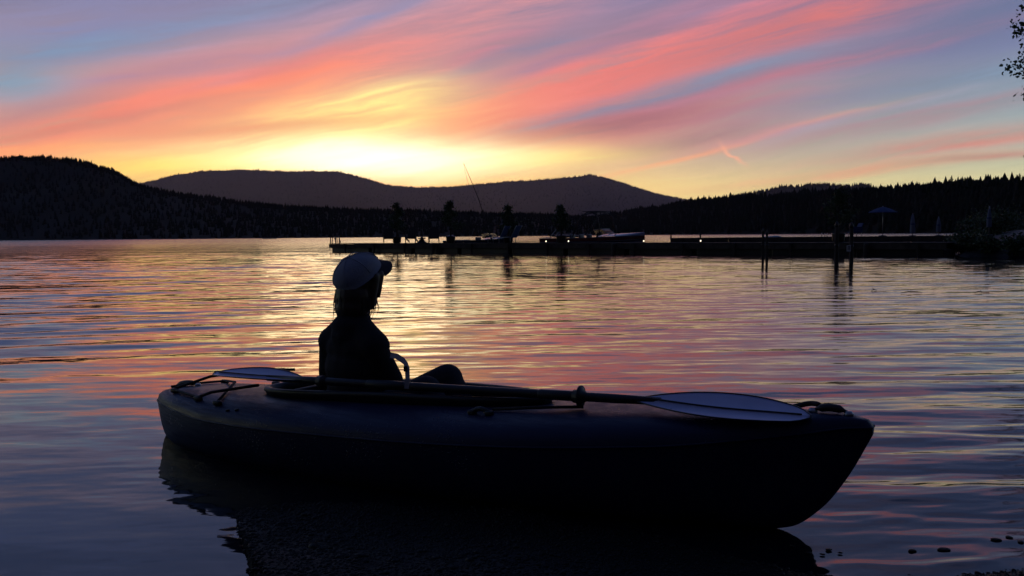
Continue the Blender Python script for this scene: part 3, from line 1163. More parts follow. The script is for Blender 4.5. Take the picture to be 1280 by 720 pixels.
    for i, p in enumerate(pts):
        tdir = (pts[min(i + 1, 6)] - pts[max(i - 1, 0)]).normalized()
        sd = tdir.cross(nrm).normalized() * (.011 if i < 3 else .009)
        for q in (p - sd - nrm * .001, p + sd - nrm * .001, p + sd + nrm * .001, p - sd + nrm * .001):
            sv.append(tuple(q))
    sb.add(sv, [(i * 4 + k, i * 4 + (k + 1) % 4, (i + 1) * 4 + (k + 1) % 4, (i + 1) * 4 + k) for i in range(6) for k in range(4)] + [(3, 2, 1, 0), (24, 25, 26, 27)])
    stp = sb.build('strap', M['strap'], root, False, True)
    MB().box(at(507, 461, 3.575), (.016, .008, .022), bev=.003).build('buckle', M['rubber'], stp, False, True).location = -Vector((0, 0, 0))
    bu = stp.children[0]
    for v in bu.data.vertices:
        v.co = v.co - root.location
    # grab handles at both ends
    for s0, s1, nm in ((.018, .070, 'stern'), (.945, .978, 'bow')):
        h = MB()
        pts = []
        for k in range(9):
            f = k / 8
            s = s0 + (s1 - s0) * f
            pts.append(k_pt(s, 0, k_top(s) + .004 + .013 * math.sin(math.pi * f) ** .7))
        h.tube(pts, [.006] * 2 + [.013] * 5 + [.006] * 2, 8)
        hd = h.build('grab_handle', M['rubber'], root, True, True)
        for s in (s0, s1):
            MB().lathe([(.014, -.006), (.016, .004), (.010, .012)], k_pt(s, 0, k_top(s)) - root.location, 10).build('rivet', M['steel'], hd, True)
    # bow painter: a short black rope bunched in front of the paddle blade
    rp = []
    for k in range(26):
        f = k / 25
        s = .880 + .07 * f
        rp.append(k_pt(s, .03 * math.sin(f * 9), k_top(s) + .010 + .009 * abs(math.sin(f * 5.2)) * (0.4 + f)))
    MB().tube(rp, .009, 7).build('bow_rope', M['cord'], root, True, True)
    # stern rigging: bungee cords and cleats
    def dk(s, w, up=.008):
        return k_pt(s, w, k_deck(s, w) + up)
    cl = [(.075, -.15), (.155, -.235), (.205, -.27), (.075, .15), (.155, .235), (.205, .27)]
    for s, w in cl:
        MB().box(dk(s, w, .010), (.045, .02, .022), R=RZ, bev=.006).build('cleat', M['rubber'], root, True, True)
    MB().tube([dk(.075, -.15, .02), dk(.115, -.05, .055), dk(.16, .08, .075), dk(.205, .20, .075)], .007, 7).build('bungee', M['cord'], root, True, True)
    MB().tube([dk(.075, -.15, .016), dk(.10, -.175, .010), dk(.13, -.205, .010), dk(.155, -.235, .016), dk(.175, -.22, .03), dk(.21, -.17, .035), dk(.24, -.14, .045)], .007, 7).build('bungee', M['cord'], root, True, True)
    MB().tube([dk(.075, .15, .016), dk(.155, -.02, .030), dk(.205, -.27, .016)], .006, 7).build('bungee', M['cord'], root, True, True)
    MB().tube([dk(.04, -.08, .012), dk(.055, -.02, .012), dk(.075, .15, .014)], .006, 7).build('bungee', M['cord'], root, True, True)
    # side carry handle and paddle keeper on the near side
    pts = [dk(.600 + .022 * f, -.235, .008 + .012 * math.sin(math.pi * f)) for f in np.linspace(0, 1, 9)]
    sh = MB().tube(pts, .009, 8)
    for f in (0, 1):
        sh.box(dk(.600 + .022 * f, -.235, .006), (.028, .026, .018), R=RZ, bev=.005)
    sh.build('side_handle', M['rubber'], root, True, True)
    pk = MB().tube([dk(.62, -.20, .008), dk(.66, -.17, .012), dk(.69, -.14, .012), dk(.715, -.10, .008)], .006, 6)
    pk.build('paddle_bungee', M['cord'], root, True, True)
    # drain holes in the near shoulder
    for s in (.235, .252):
        MB().lathe([(.010, -.004), (.011, .003), (.006, .004)], dk(s, -.30, .0) - root.location, 10).build('drain_plug', M['rubber'], root, True)
    return root


build_kayak()


# ------------------------------------------------------------------ paddle
def build_paddle():
    A0 = at(271, 468.5, 4.09)
    B0 = at(1016, 513, 2.88)
    ax = (B0 - A0).normalized()
    Lp = (B0 - A0).length
    up = Vector((0, 0, 1))
    side = ax.cross(up).normalized()          # towards the near side
    upv = side.cross(ax).normalized()
    base = (A0 + B0) / 2
    base.z = 0.30
    root = empty('paddle', base)
    tag(root, 'black double bladed paddle with pale violet blades lying along the kayak', 'paddle')

    def P(t, a=0, b=0):
        return A0 + ax * t + side * a + upv * b
    MB().tube([P(.30), P(.55), P(Lp * .5), P(Lp - .66), P(Lp - .50)], [.013, .0165, .0165, .0165, .013], 14).build('shaft', M['shaft'], root, True, True)
    # grip sleeves
    for c in (.36, .66):
        MB().tube([P(Lp * c - .09), P(Lp * c - .085), P(Lp * c + .085), P(Lp * c + .09)], [.0166, .0185, .0185, .0166], 14).build('grip', M['rubber'], root, True, True)

    def blade(t0, t1, wmax, tilt, curve, skew, name='blade'):
        """Scooped blade from its root t0 to its tip t1, tilted about the shaft."""
        n, m_ = 22, 12
        R = Matrix.Rotation(tilt, 3, ax)
        V = []
        for top in (1, -1):
            for i in range(n + 1):
                f = i / n
                t = t0 + (t1 - t0) * f
                hw = wmax * (0.10 + 0.90 * math.sin(math.pi * min(1.0, f * 1.0) ** 1.35) ** .62) if f < .62 else None
                hw = wmax * (math.sin(math.pi * (0.025 + 0.90 * f ** 1.05))) ** .72
                if f > .9:
                    hw *= math.sqrt(max(0.02, 1 - ((f - .9) / .1) ** 2 * .92))
                for k in range(m_ + 1):
                    u = -1 + 2 * k / m_
                    asym = skew * wmax * math.sin(math.pi / 2 * min(1, f * 1.6)) ** 1.2
                    rib = .007 * math.exp(-(u / .10) ** 2) * (1 - f * .75)
                    scoop = curve * (f ** 2) + .018 * u * u * math.sin(math.pi * f)
                    th = .0022 * top * (1 - .5 * abs(u))
                    q = R @ (side * (u * hw + asym) + upv * (scoop + th + rib * (1 if top > 0 else -1)))
                    V.append(tuple(A0 + ax * t + q))
        N = (n + 1) * (m_ + 1)
        gf = grid_faces(n + 1, m_ + 1)
        fs = [tuple(f) for f in gf] + [tuple(reversed([i + N for i in f])) for f in gf]
        rim = [i for i in range(m_ + 1)] + [i * (m_ + 1) + m_ for i in range(1, n + 1)] + [n * (m_ + 1) + k for k in range(m_ - 1, -1, -1)] + [i * (m_ + 1) for i in range(n - 1, 0, -1)]
        for a, b in zip(rim, rim[1:] + rim[:1]):
            fs.append((b, a, a + N, b + N))
        mb = MB().add(V, fs)
        o = mb.build(name, M['blade'], root, True, True)
        # dark spine along the middle, dark rim along the lower edge
        sp = MB().tube([Vector(V[i * (m_ + 1) + m_ // 2]) + (R @ upv) * .003 for i in range(0, n)], .0028, 6)
        x = sp.build('spine', M['shaft'], o, True)
        for v in x.data.vertices:
            v.co = v.co - root.location
        ed = MB().tube([Vector(V[i]) for i in rim[m_:]] + [Vector(V[rim[0]])], .0026, 6)
        y = ed.build('edge', M['shaft'], o, True)
        for v in y.data.vertices:
            v.co = v.co - root.location
        return o
    blade(.50, 0.0, .085, math.radians(7), .012, .1)
    blade(Lp - .58, Lp, .088, math.radians(17), -.004, .42)
    # drip rings
    Rr = Matrix((side, upv, ax)).transposed()
    for t, q in ((.60, .62), (Lp - .80, 1.0)):
        d = MB().lathe([(.0170, -.026), (.018 + .006 * q, -.022), (.018 + .006 * q, -.006), (.0395 * q, .0), (.0395 * q, .007), (.018 + .006 * q, .010), (.018, .024)], P(t) - root.location, 18, R=Rr)
        d.build('drip_ring', M['rubber'], root, True)


build_paddle()


# ------------------------------------------------------------------ person
def remeshed(mb, name, voxel, mat, parent, smooth_it=6, world=True):
    me = bpy.data.meshes.new(name)
    off = parent.location if world else Vector((0, 0, 0))
    me.from_pydata([tuple(Vector(p) - off) for p in mb.v], [], mb.f)
    me.update()
    o = bpy.data.objects.new(name, me)
    COL.objects.link(o)
    a = o.modifiers.new('r', 'REMESH')
    a.mode = 'VOXEL'
    a.voxel_size = voxel
    b = o.modifiers.new('s', 'SMOOTH')
    b.factor = 0.5
    b.iterations = smooth_it
    dg = bpy.context.evaluated_depsgraph_get()
    dg.update()
    new = bpy.data.meshes.new_from_object(o.evaluated_get(dg))
    bpy.data.objects.remove(o)
    return link_mesh(name, new, mat, parent, True)


def build_person():
    H = k_pt(.364, .040, 0.0)                 # under the hips
    root = empty('person', Vector((H.x, H.y, .09)))
    tag(root, 'person in a white baseball cap and dark top sitting in the kayak', 'person')
    ya = math.radians(46)
    f = Vector((math.cos(ya), math.sin(ya), 0))          # chest faces right and a little away
    r = Vector((f.y, -f.x, 0))                           # her right side, towards the camera
    kf = KX
    kr = Vector((KX.y, -KX.x, 0))
    up = Vector((0, 0, 1))

    def T(a, b, z):      # torso frame: forward, right, height
        return H + f * a + r * b + up * z

    def L(a, b, z):      # kayak frame
        return H + kf * a + kr * b + up * z
    rot_t = Matrix((f, -r, up)).transposed()

    def torso(mb, g=0.0):
        mb.ball(L(0, 0, .19), (.125 + g, .160 + g, .10 + g), 16, 10, R=rot_t)
        mb.ball(T(.005, 0, .29), (.120 + g, .155 + g, .12 + g), 16, 10, R=rot_t)
        mb.ball(T(.002, 0, .40), (.118 + g, .165 + g, .12 + g), 16, 10, R=rot_t)
        mb.ball(T(0, 0, .49), (.102 + g, .168 + g, .085 + g), 16, 10, R=rot_t)
        for sd in (1, -1):
            mb.ball(T(.062, .060 * sd, .415), (.068 + g, .074 + g, .085 + g), 12, 8, R=rot_t)
            mb.capsule(T(-.012, .018 * sd, .605), T(-.018, .115 * sd, .540), .046 + g, .050 + g)
            mb.capsule(T(-.012, .040 * sd, .572), T(-.018, .150 * sd, .508), .052 + g, .060 + g)
    # ---- body: one continuous skin
    mb = MB()
    torso(mb)
    mb.capsule(T(-.015, 0, .53), T(.010, 0, .690), .066, .056)
    mb.capsule(T(-.015, 0, .555), T(-.005, 0, .625), .088, .060)
    # head
    hy = math.radians(44)
    hf = Vector((math.cos(hy), math.sin(hy), 0))
    hr = Vector((hf.y, -hf.x, 0))
    HC = T(.028, 0, .775)
    rot_h = Matrix((hf, -hr, up)).transposed()

    def Hd(a, b, z):
        return HC + hf * a + hr * b + up * z
    mb.ball(Hd(-.008, 0, .020), (.092, .073, .088), 18, 12, R=rot_h)
    mb.ball(Hd(.030, 0, -.035), (.058, .058, .075), 16, 10, R=rot_h)
    mb.ball(Hd(.050, 0, -.092), (.030, .034, .028), 12, 8, R=rot_h)            # chin
    mb.capsule(Hd(.080, 0, -.004), Hd(.098, 0, -.034), .009, .013, 8)         # nose
    mb.capsule(Hd(.072, -.016, -.066), Hd(.072, .016, -.066), .010, .010, 8)  # mouth
    mb.ball(Hd(.076, 0, .020), (.016, .052, .014), 12, 8, R=rot_h)            # brow
    for sd in (1, -1):
        mb.ball(Hd(.066, .032 * sd, -.028), (.022, .022, .022), 10, 8, R=rot_h)
        mb.ball(Hd(-.002, .074 * sd, -.018), (.018, .010, .030), 10, 8, R=rot_h)
    # arms: down beside the body, hands resting on the thighs
    hands = []
    for sd in (1, -1):
        sh = T(-.018, .166 * sd, .482)
        el = T(.09 if sd > 0 else -.02, .185 * sd, .285)
        wr = L(.19, .060 * sd + .0, .285)
        mb.capsule(sh, el, .046, .036)
        mb.capsule(el, wr, .036, .024)
        hands.append((el, wr, sd))
        d = (wr - el).normalized()
        lat = d.cross(up).normalized() * sd
        pal = wr + d * .045
        mb.capsule(wr, pal, .024, .024)
        mb.capsule(pal - lat * .020, pal + lat * .020, .018, .018, 8)
        for q, (o_, ln) in enumerate(((-.030, .052), (-.010, .064), (.010, .060), (.028, .046))):
            k0 = pal + d * .022 + lat * o_
            k1 = k0 + d * ln * .5 + up * -.004
            k2 = k1 + d * ln * .38 - up * .018
            mb.capsule(k0, k1, .0090, .0085, 8)
            mb.capsule(k1, k2, .0085, .0075, 8)
        th0 = wr + d * .02 - lat * .022
        th1 = th0 + d * .032 - lat * .024 - up * .006
        mb.capsule(th0, th1, .011, .010, 8)
        mb.capsule(th1, th1 + d * .028 - lat * .004 - up * .006, .010, .008, 8)
    # legs: knees up inside the cockpit, feet towards the bow
    for sd in (1, -1):
        hip = L(.03, .070 * sd, .175)
        kn = L(.430, .074 * sd, .374 if sd < 0 else .345)
        an = L(.640, .070 * sd, .085)
        mb.capsule(hip, kn, .074, .060, 14)
        mb.ball(kn + up * .002, (.062, .058, .056), 12, 8)
        mb.capsule(kn, kn + (an - kn) * .45, .056, .050, 14)
        mb.capsule(kn + (an - kn) * .4, an, .052, .034, 14)
        mb.capsule(an - up * .02, an + kf * .13 + up * .045, .034, .026)
        mb.capsule(an + kf * .12 + up * .045, an + kf * .165 + up * .075, .030, .022)
    remeshed(mb, 'body', .0065, M['skin'], root, 5)
    # ---- dark sleeveless top
    sb = MB()
    torso(sb, .007)
    sb.capsule(T(-.015, 0, .545), T(-.012, 0, .600), .100, .078)
    sb.ball(T(-.035, 0, .585), (.072, .095, .055), 14, 10, R=rot_t)  # raised neck, added so the dark cloth stands in for shaded nape skin
    for sd in (1, -1):
        sh = T(-.018, .166 * sd, .482)
        el = T(.09 if sd > 0 else -.02, .185 * sd, .285)
        sb.capsule(sh, sh + (el - sh) * .62, .053, .050)
    remeshed(sb, 'shirt', .008, M['shirt'], root, 5)
    # ---- leggings, added to darken legs that look too bright as bare skin
    pb = MB()
    pb.ball(L(0, 0, .18), (.13, .175, .10), 16, 10, R=rot_t)
    for sd in (1, -1):
        hip = L(.03, .070 * sd, .175)
        kn = L(.430, .074 * sd, .374 if sd < 0 else .345)
        pb.capsule(hip, kn, .078, .0645, 14)
        pb.ball(kn + up * .002, (.0665, .0625, .0605), 12, 8)
        an = L(.640, .070 * sd, .085)
        pb.capsule(kn, kn + (an - kn) * .45, .060, .054, 14)
        pb.capsule(kn + (an - kn) * .4, kn + (an - kn) * .9, .056, .040, 14)
    remeshed(pb, 'leggings', .008, M['shorts'], root, 4)
    # eyes
    for sd in (1, -1):
        MB().ball(Hd(.0765, .031 * sd, .000) - root.location, .011, 10, 8).build('eye', M['capdark'], root, True)
    # ---- hair: a chin length bob with loose strands
    hb = MB()
    hb.ball(Hd(-.014, 0, .000), (.100, .090, .086), 18, 12, R=rot_h)
    hb.ball(Hd(-.036, 0, -.062), (.080, .092, .080), 16, 10, R=rot_h)
    hb.ball(Hd(-.048, 0, -.110), (.072, .088, .062), 14, 8, R=rot_h)
    hb.ball(Hd(-.045, 0, -.150), (.056, .070, .045), 14, 8, R=rot_h)
    for sd in (1, -1):
        hb.capsule(Hd(.010, .080 * sd, .02), Hd(-.002, .078 * sd, -.105), .028, .016)
        hb.capsule(Hd(.046, .068 * sd, .03), Hd(.044, .068 * sd, -.065), .026, .010)
    ho = remeshed(hb, 'hair', .007, M['hair'], root, 4)
    rnd = random.Random(3)
    strands = MB()
    for k in range(90):
        a = rnd.uniform(0.62, 2 * math.pi - 0.62)     # leave the face free
        ca, sa = math.cos(a), math.sin(a)
        p0 = Hd(-.026 + .086 * ca, .088 * sa, rnd.uniform(-.075, -.03))
        ln = rnd.uniform(.06, .125) * (1.0 if ca < 0.3 else .75)
        out = hf * ca + hr * sa
        fl = rnd.uniform(-.012, .020)
        p1 = p0 - up * ln * .5 + out * (fl * .6)
        p2 = p0 - up * ln + out * (fl - .022 + rnd.uniform(0, .026)) + hf * rnd.uniform(-.012, .008)
        strands.tube([p0, p1, p2], [.0020, .0017, .0006], 3)
    strands.build('strand', M['hair'], ho, True, False)
    so = ho.children[0]
    so["kind"] = "stuff"
    for v in so.data.vertices:
        v.co = v.co - root.location
    # ---- cap: crown tilted back, curved brim towards the water
    tilt = math.radians(-36)
    Rc = rot_h @ Matrix.Rotation(tilt, 3, 'Y')
    CC = Hd(-.018, 0, .036)
    n, m_ = 32, 10
    cap_mb = MB()
    V = []
    for shell in (0, 1):
        for i in range(m_ + 1):
            ph = math.pi / 2 * i / m_
            for k in range(n):
                th = 2 * math.pi * k / n
                g_ = .006 * shell
                rx, ry, rz = .114 - g_, .102 - g_, .084 - g_
                seam = 1 - .018 * (abs(math.sin(3 * th)) < .12)
                cr = 1 + .020 * math.sin(5 * th + 2.0) * math.sin(2 * ph)
                flat = 1.0 - .10 * max(0, math.cos(th)) * math.sin(2 * ph)
                V.append(tuple(CC + Rc @ Vector((rx * math.sin(ph + 1e-3) * math.cos(th) * seam * cr, ry * math.sin(ph + 1e-3) * math.sin(th) * seam * cr,
                                                 rz * math.cos(ph) * flat - (.018 if i == m_ else 0)))))
    N = (m_ + 1) * n
    gf = grid_faces(m_ + 1, n, True)
    fs = [tuple(q) for q in gf] + [tuple(reversed([i + N for i in q])) for q in gf]
    fs += [(m_ * n + (k + 1) % n, m_ * n + k, N + m_ * n + k, N + m_ * n + (k + 1) % n) for k in range(n)]
    cap_mb.add(V, fs)
    co = cap_mb.build('cap', M['cap'], root, True, True)
    for q in range(3):
        th = math.pi * q / 3 + math.pi / 6
        arc = []
        for i in range(-9, 10):
            ph = math.pi / 2 * i / 9.6
            arc.append(CC + Rc @ Vector((0.1145 * math.sin(ph) * math.cos(th), .1025 * math.sin(ph) * math.sin(th), 0.0845 * math.cos(ph))) - root.location)
        MB().tube(arc, .0022, 5).build('seam', M['cap'], co, True)
    bb = MB()
    V = []
    nb, nr = 20, 8
    Rb = rot_h @ Matrix.Rotation(math.radians(-14), 3, 'Y')
    for shell in (0, 1):
        for j in range(nr + 1):
            q = j / nr
            for k in range(nb + 1):
                a = -1.12 + 2.24 * k / nb
                rim = Vector((.108 * math.cos(a), .099 * math.sin(a), 0))
                ext = .074 * math.cos(a / 1.12 * math.pi / 2) ** .55 * q
                dr = -(.45 * abs(math.sin(a)) ** 1.8 + .20) * ext - .040 * abs(math.sin(a)) ** 2 * q - 2.2 * ext * ext
                p0 = Rc @ Vector((rim.x, rim.y, -.008 - .003 * shell))
                p = p0 + Rb @ Vector((ext, 0, dr))
                V.append(tuple(CC + p))
    N = (nr + 1) * (nb + 1)
    gf = grid_faces(nr + 1, nb + 1)
    fs = [tuple(reversed(q)) for q in gf] + [tuple(i + N for i in q) for q in gf]
    rim = [k for k in range(nb + 1)] + [j * (nb + 1) + nb for j in range(1, nr + 1)] + [nr * (nb + 1) + k for k in range(nb - 1, -1, -1)] + [j * (nb + 1) for j in range(nr - 1, 0, -1)]
    fs += [(a, b, b + N, a + N) for a, b in zip(rim, rim[1:] + rim[:1])]
    bb.add(V, fs)
    bo = bb.build('brim', M['capdark'], co, True)
    for v in bo.data.vertices:
        v.co = v.co - root.location
    MB().ball(CC + Rc @ Vector((0, 0, .085)) - root.location, (.009, .009, .005), 10, 6, R=Rc).build('button', M['cap'], co, True)


build_person()


# ------------------------------------------------------------------ stones along the waterline
def build_stones():
    spots = [(990, 689, .020), (1010, 698, .022), (1036, 694, .026), (1050, 698, .018), (1028, 700, .020), (1140, 695, .030), (1180, 694, .040),
             (1245, 681, .038), (1262, 678, .030), (962, 693, .018), (940, 691, .014), (1276, 684, .03)]
    spots = [(a, b, c * .34) for a, b, c in spots]
    rnd = random.Random(9)
    for px, py, s in spots:
        d = CAM_H * F_PX / (py - (294 - .0085 * (px - 640)))
        p = at(px, py, d)
        bm = bmesh.new()
        bmesh.ops.create_icosphere(bm, subdivisions=2, radius=1.0)
        for v in bm.verts:
            k = 1 + .9 * (fbm(np.array(v.co.x * 1.3 + px), np.array(v.co.y * 1.3 + v.co.z), 2, int(px)) )
            v.co = Vector((v.co.x * s * rnd.uniform(1.0, 1.05) * k * 1.3, v.co.y * s * k, v.co.z * s * .36 * k))
        me = bpy.data.meshes.new('stone')
        bm.to_mesh(me)
        bm.free()
        o = link_mesh('stone', me, M['stone'], None, True)
        o.location = (p.x, p.y, .001)
        o.rotation_euler = (0, 0, rnd.uniform(0, 6))
        tag(o, 'dark wet stone poking out of the shallows beside the kayak bow', 'stone', 'stones in the shallows')


build_stones()


# ------------------------------------------------------------------ long dock
DA, DB = Vector((-11.75, 59.5, 0)), Vector((17.2, 36.6, 0))
DX = (DB - DA).normalized()
DY = Vector((-DX.y, DX.x, 0))                # away from the camera
DL = (DB - DA).length
D_TOP = 0.54
DROT = math.atan2(DX.y, DX.x)


def dock_pt(px, back=0.0, z=D_TOP):
    """Point of the dock seen in column px, `back` metres behind its front edge."""
    t = (px - 640) / F_PX
    A = DA + DY * back
    k = (t * A.y - A.x) / (DX.x - t * DX.y)
    p = A + DX * k
    return Vector((p.x, p.y, z))


def build_dock():
    root = empty('dock', DA + DX * DL / 2)
    tag(root, 'long low wooden dock with chairs and potted trees reaching across the lake', 'dock')

    def P(a, b, z):
        return DA + DX * a + DY * b + Vector((0, 0, z)) - root.location
    dk = MB()
    n = int(DL / 0.15)
    rnd = random.Random(4)
    for i in range(n):
        dk.box(P(i * .15 + .075, 1.1, D_TOP - .02 + rnd.uniform(-.003, .003)), (.138, 2.2 + rnd.uniform(-.02, .02), .038), DROT)
    d = dk.build('decking', M['plank'], root)
    d['kind'] = 'stuff'
    for b in (.03, 2.17):
        for k in range(8):
            MB().box(P(DL * (k + .5) / 8, b, D_TOP - .165), (DL / 8 - .012, .05, .24), DROT).build('fascia_board', M['plank'], root)
    for k in range(10):
        MB().box(P(DL * (k + .5) / 10, 1.1, .09), (DL / 10 - .25, 1.9, .36), DROT, bev=.04).build('float', M['rubber'], root)
    for k in range(14):
        MB().box(P(DL * (k + .6) / 14, -.05, D_TOP - .29), (.10, .10, .54), DROT, bev=.012).build('bumper_post', M['piling'], root)
    for k in range(6):
        c = P(DL * (k + .5) / 6, -.10 if k % 2 else 2.3, 0)
        MB().lathe([(.11, -1.4), (.11, .46), (.09, .50), (.02, .53)], c, 10).build('piling', M['piling'], root, True)
    # end rail and ladder
    for a, h in ((.05, .46), (.55, .50), (.90, .46)):
        MB().tube([P(a, .1, D_TOP - .1), P(a, .1, D_TOP + h)], .035, 8).build('end_post', M['darkmetal'], root, True)
    ld = MB()
    for b in (.35, .75):
        ld.tube([P(-.06, b, -.5), P(-.06, b, D_TOP + .35), P(.12, b, D_TOP + .45), P(.28, b, D_TOP + .02)], .022, 8)
    for k in range(4):
        ld.tube([P(-.06, .35, -.4 + .25 * k), P(-.06, .75, -.4 + .25 * k)], .018, 6)
    ld.build('ladder', M['darkmetal'], root, True)
    return root


build_dock()


def adirondack(px, back, face, label):
    root = empty('adirondack_chair', dock_pt(px, back), face)
    tag(root, label, 'chair', 'wooden chairs on the long dock')
    for k in range(5):
        x = -.22 + .11 * k
        MB().box((x, .30, .62 - .02 * abs(k - 2)), (.098, .022, .78 - .05 * abs(k - 2)), R=Matrix.Rotation(-.38, 3, 'X'), bev=.006).build('back_slat', M['chair'], root)
    for k in range(5):
        MB().box((0, -.24 + .105 * k, .36 - .022 * k), (.54, .095, .022), R=Matrix.Rotation(-.2, 3, 'X'), bev=.005).build('seat_slat', M['chair'], root)
    for s in (-1, 1):
        MB().box((s * .31, -.24, .27), (.035, .10, .54), bev=.005).build('leg', M['chair'], root)
        MB().box((s * .28, .12, .20), (.03, .95, .11), R=Matrix.Rotation(-.25, 3, 'X'), bev=.005).build('leg', M['chair'], root)
        MB().box((s * .34, -.02, .555), (.13, .72, .024), bev=.006).build('armrest', M['chair'], root)
    MB().box((0, .33, .56), (.66, .03, .07), bev=.004).build('back_rail', M['chair'], root)
    MB().box((0, -.30, .33), (.58, .025, .09), bev=.004).build('front_rail', M['chair'], root)


adirondack(486.5, .9, .12, 'dark slatted wooden chair on the dock, first from the dock end ladder')
adirondack(515, 1.0, -.15, 'dark slatted wooden chair beside the low table on the dock')
adirondack(543, .9, .05, 'dark slatted wooden chair between the low table and the second potted tree')


def low_table(px, back, label):
    root = empty('fire_table', dock_pt(px, back))
    tag(root, label, 'table')
    MB().lathe([(.30, .0), (.32, .04), (.20, .08), (.16, .22), (.05, .25)], (0, 0, 0), 16).build('base', M['darkmetal'], root, True)
    MB().lathe([(.05, .24), (.24, .27), (.25, .30), (.06, .34), (.03, .42)], (0, 0, 0), 16).build('bowl', M['darkmetal'], root, True)


low_table(528, .8, 'low dark round table between the wooden chairs on the dock')


def potted_tree(px, back, top_px, wide, seed, label, base=D_TOP):
    p = dock_pt(px, back, base)
    H = at(px, top_px, p.y).z - base
    root = empty('potted_tree', p)
    tag(root, label, 'potted tree', 'potted trees along the long dock')
    r = random.Random(seed)
    MB().lathe([(.19, 0), (.25, .05), (.27, .30), (.29, .36), (.29, .40), (.25, .40), (.24, .34)], (0, 0, 0), 16).build('pot', M['pot'], root, True)
    tk = MB().tube([(0, 0, .3), (.02, .01, H * .4), (-.02, 0, H * .7), (0, 0, H * .95)], [.045, .036, .026, .01], 7)
    limbs = []
    for k in range(16):
        f = .30 + .65 * k / 16
        a = r.uniform(0, 6.28)
        l = wide * (1.15 - f) * r.uniform(.5, 1.0)
        q0 = Vector((0, 0, H * f)); q1 = q0 + Vector((math.cos(a) * l, math.sin(a) * l, .10 + l * .3))
        tk.tube([q0, q1], [.014, .005], 4)
        limbs.append((q0, q1))
    tk.build('trunk', M['bark'], root, True)
    cr = MB()
    for q0, q1 in limbs:
        for j in range(62):
            c = q0.lerp(q1, r.uniform(.25, 1.1)) + Vector((r.gauss(0, .09), r.gauss(0, .09), r.gauss(0, .08)))
            L_, w = r.uniform(.09, .15), r.uniform(.03, .05)
            a = Vector((r.gauss(0, 1), r.gauss(0, 1), r.gauss(-.2, .8))).normalized()
            b = a.cross(Vector((r.gauss(0, 1), r.gauss(0, 1), r.gauss(0, 1)))).normalized()
            n = a.cross(b) * .012
            cr.add([c, c + a * L_ * .5 + b * w + n, c + a * L_, c + a * L_ * .5 - b * w + n], [(0, 1, 2), (0, 2, 3)])
    for j in range(110):
        c = Vector((r.gauss(0, .05), r.gauss(0, .05), H * r.uniform(.84, 1.0)))
        a = Vector((r.gauss(0, .6), r.gauss(0, .6), r.gauss(.5, .6))).normalized()
        b = a.cross(Vector((r.gauss(0, 1), r.gauss(0, 1), 0.1))).normalized()
        cr.add([c, c + a * .05 + b * .03, c + a * .11, c + a * .05 - b * .03], [(0, 1, 2), (0, 2, 3)])
    cr.build('crown', M['leaf'], root)


potted_tree(497, 1.8, 254, .85, 1, 'thin potted tree behind the first wooden chair on the dock')
potted_tree(564, 1.3, 252, .95, 2, 'thick potted tree between the last wooden chair and the open motorboat')
potted_tree(636, 1.3, 258, .75, 3, 'potted tree behind the pair of blue loungers on the dock')
potted_tree(702, 1.2, 257, .90, 4, 'bushy potted tree beside the tower of the wake boat')
potted_tree(1048, 1.2, 238, 1.25, 5, 'tall wide potted tree behind the two mooring piles')


def lounger(px, back, label):
    root = empty('deck_lounger', dock_pt(px, back), DROT + math.radians(5))
    tag(root, label, 'lounger', 'blue loungers on the long dock')
    MB().box((-.42, 0, .32), (.95, .56, .035), bev=.012).build('seat', M['sling'], root)
    MB().box((.19, 0, .62), (.035, .56, .74), R=Matrix.Rotation(.50, 3, 'Y'), bev=.012).build('backrest', M['sling'], root)
    for x in (-.8, -.05):
        for y in (-.26, .26):
            MB().tube([(x, y, 0), (x, y, .31)], .018, 6).build('leg', M['steel'], root, True)
    for y in (-.29, .29):
        MB().tube([(-.9, y, .32), (.03, y, .32), (.38, y, .96)], .016, 6).build('rail', M['steel'], root, True)


lounger(628.5, 1.0, 'blue sling lounger on the dock standing closer to the dock end ladder')
lounger(642.5, 1.0, 'blue sling lounger on the dock standing closer to the wake boat')


# ------------------------------------------------------------------ boats moored behind the dock
def boat_hull(L, B, free, flare=.12, n=26, sheer=.25, draft=.25):
    """Runabout hull with pointed bow at +x; returns rings (list of station cross-sections)."""
    V = []
    for i in range(n + 1):
        f = i / n
        x = -L / 2 + L * f
        b = B / 2 * (1 - max(0, (f - .45) / .55) ** 2.4)
        top = free * (1 + sheer * f ** 2)
        keel = -draft + (free * .75 + draft) * max(0, (f - .72) / .28) ** 2.2
        bb = b * (1 - flare * 2 * f)
        V += [(x, -b, top), (x, -b * .985, top * .62 + keel * .1), (x, -bb * .9, max(keel + .12, .02)), (x, 0, keel), (x, bb * .9, max(keel + .12, .02)), (x, b * .985, top * .62 + keel * .1), (x, b, top)]
    m = MB()
    m.add(V, [tuple(q) for q in grid_faces(n + 1, 7)])
    m.f.append((0, 1, 2, 3, 4, 5, 6))
    return m, V, n


def boat_deck(V, n, f0, f1, crown=.06):
    """Deck over stations f0..f1."""
    D = []
    i0, i1 = int(f0 * n), int(f1 * n)
    for i in range(i0, i1 + 1):
        a, b = Vector(V[i * 7]), Vector(V[i * 7 + 6])
        for k in range(7):
            p = a.lerp(b, k / 6)
            p.z += .012 + crown * math.sin(math.pi * k / 6)
            D.append(tuple(p))
    m = MB()
    m.add(D, [tuple(q) for q in grid_faces(i1 - i0 + 1, 7)])
    return m


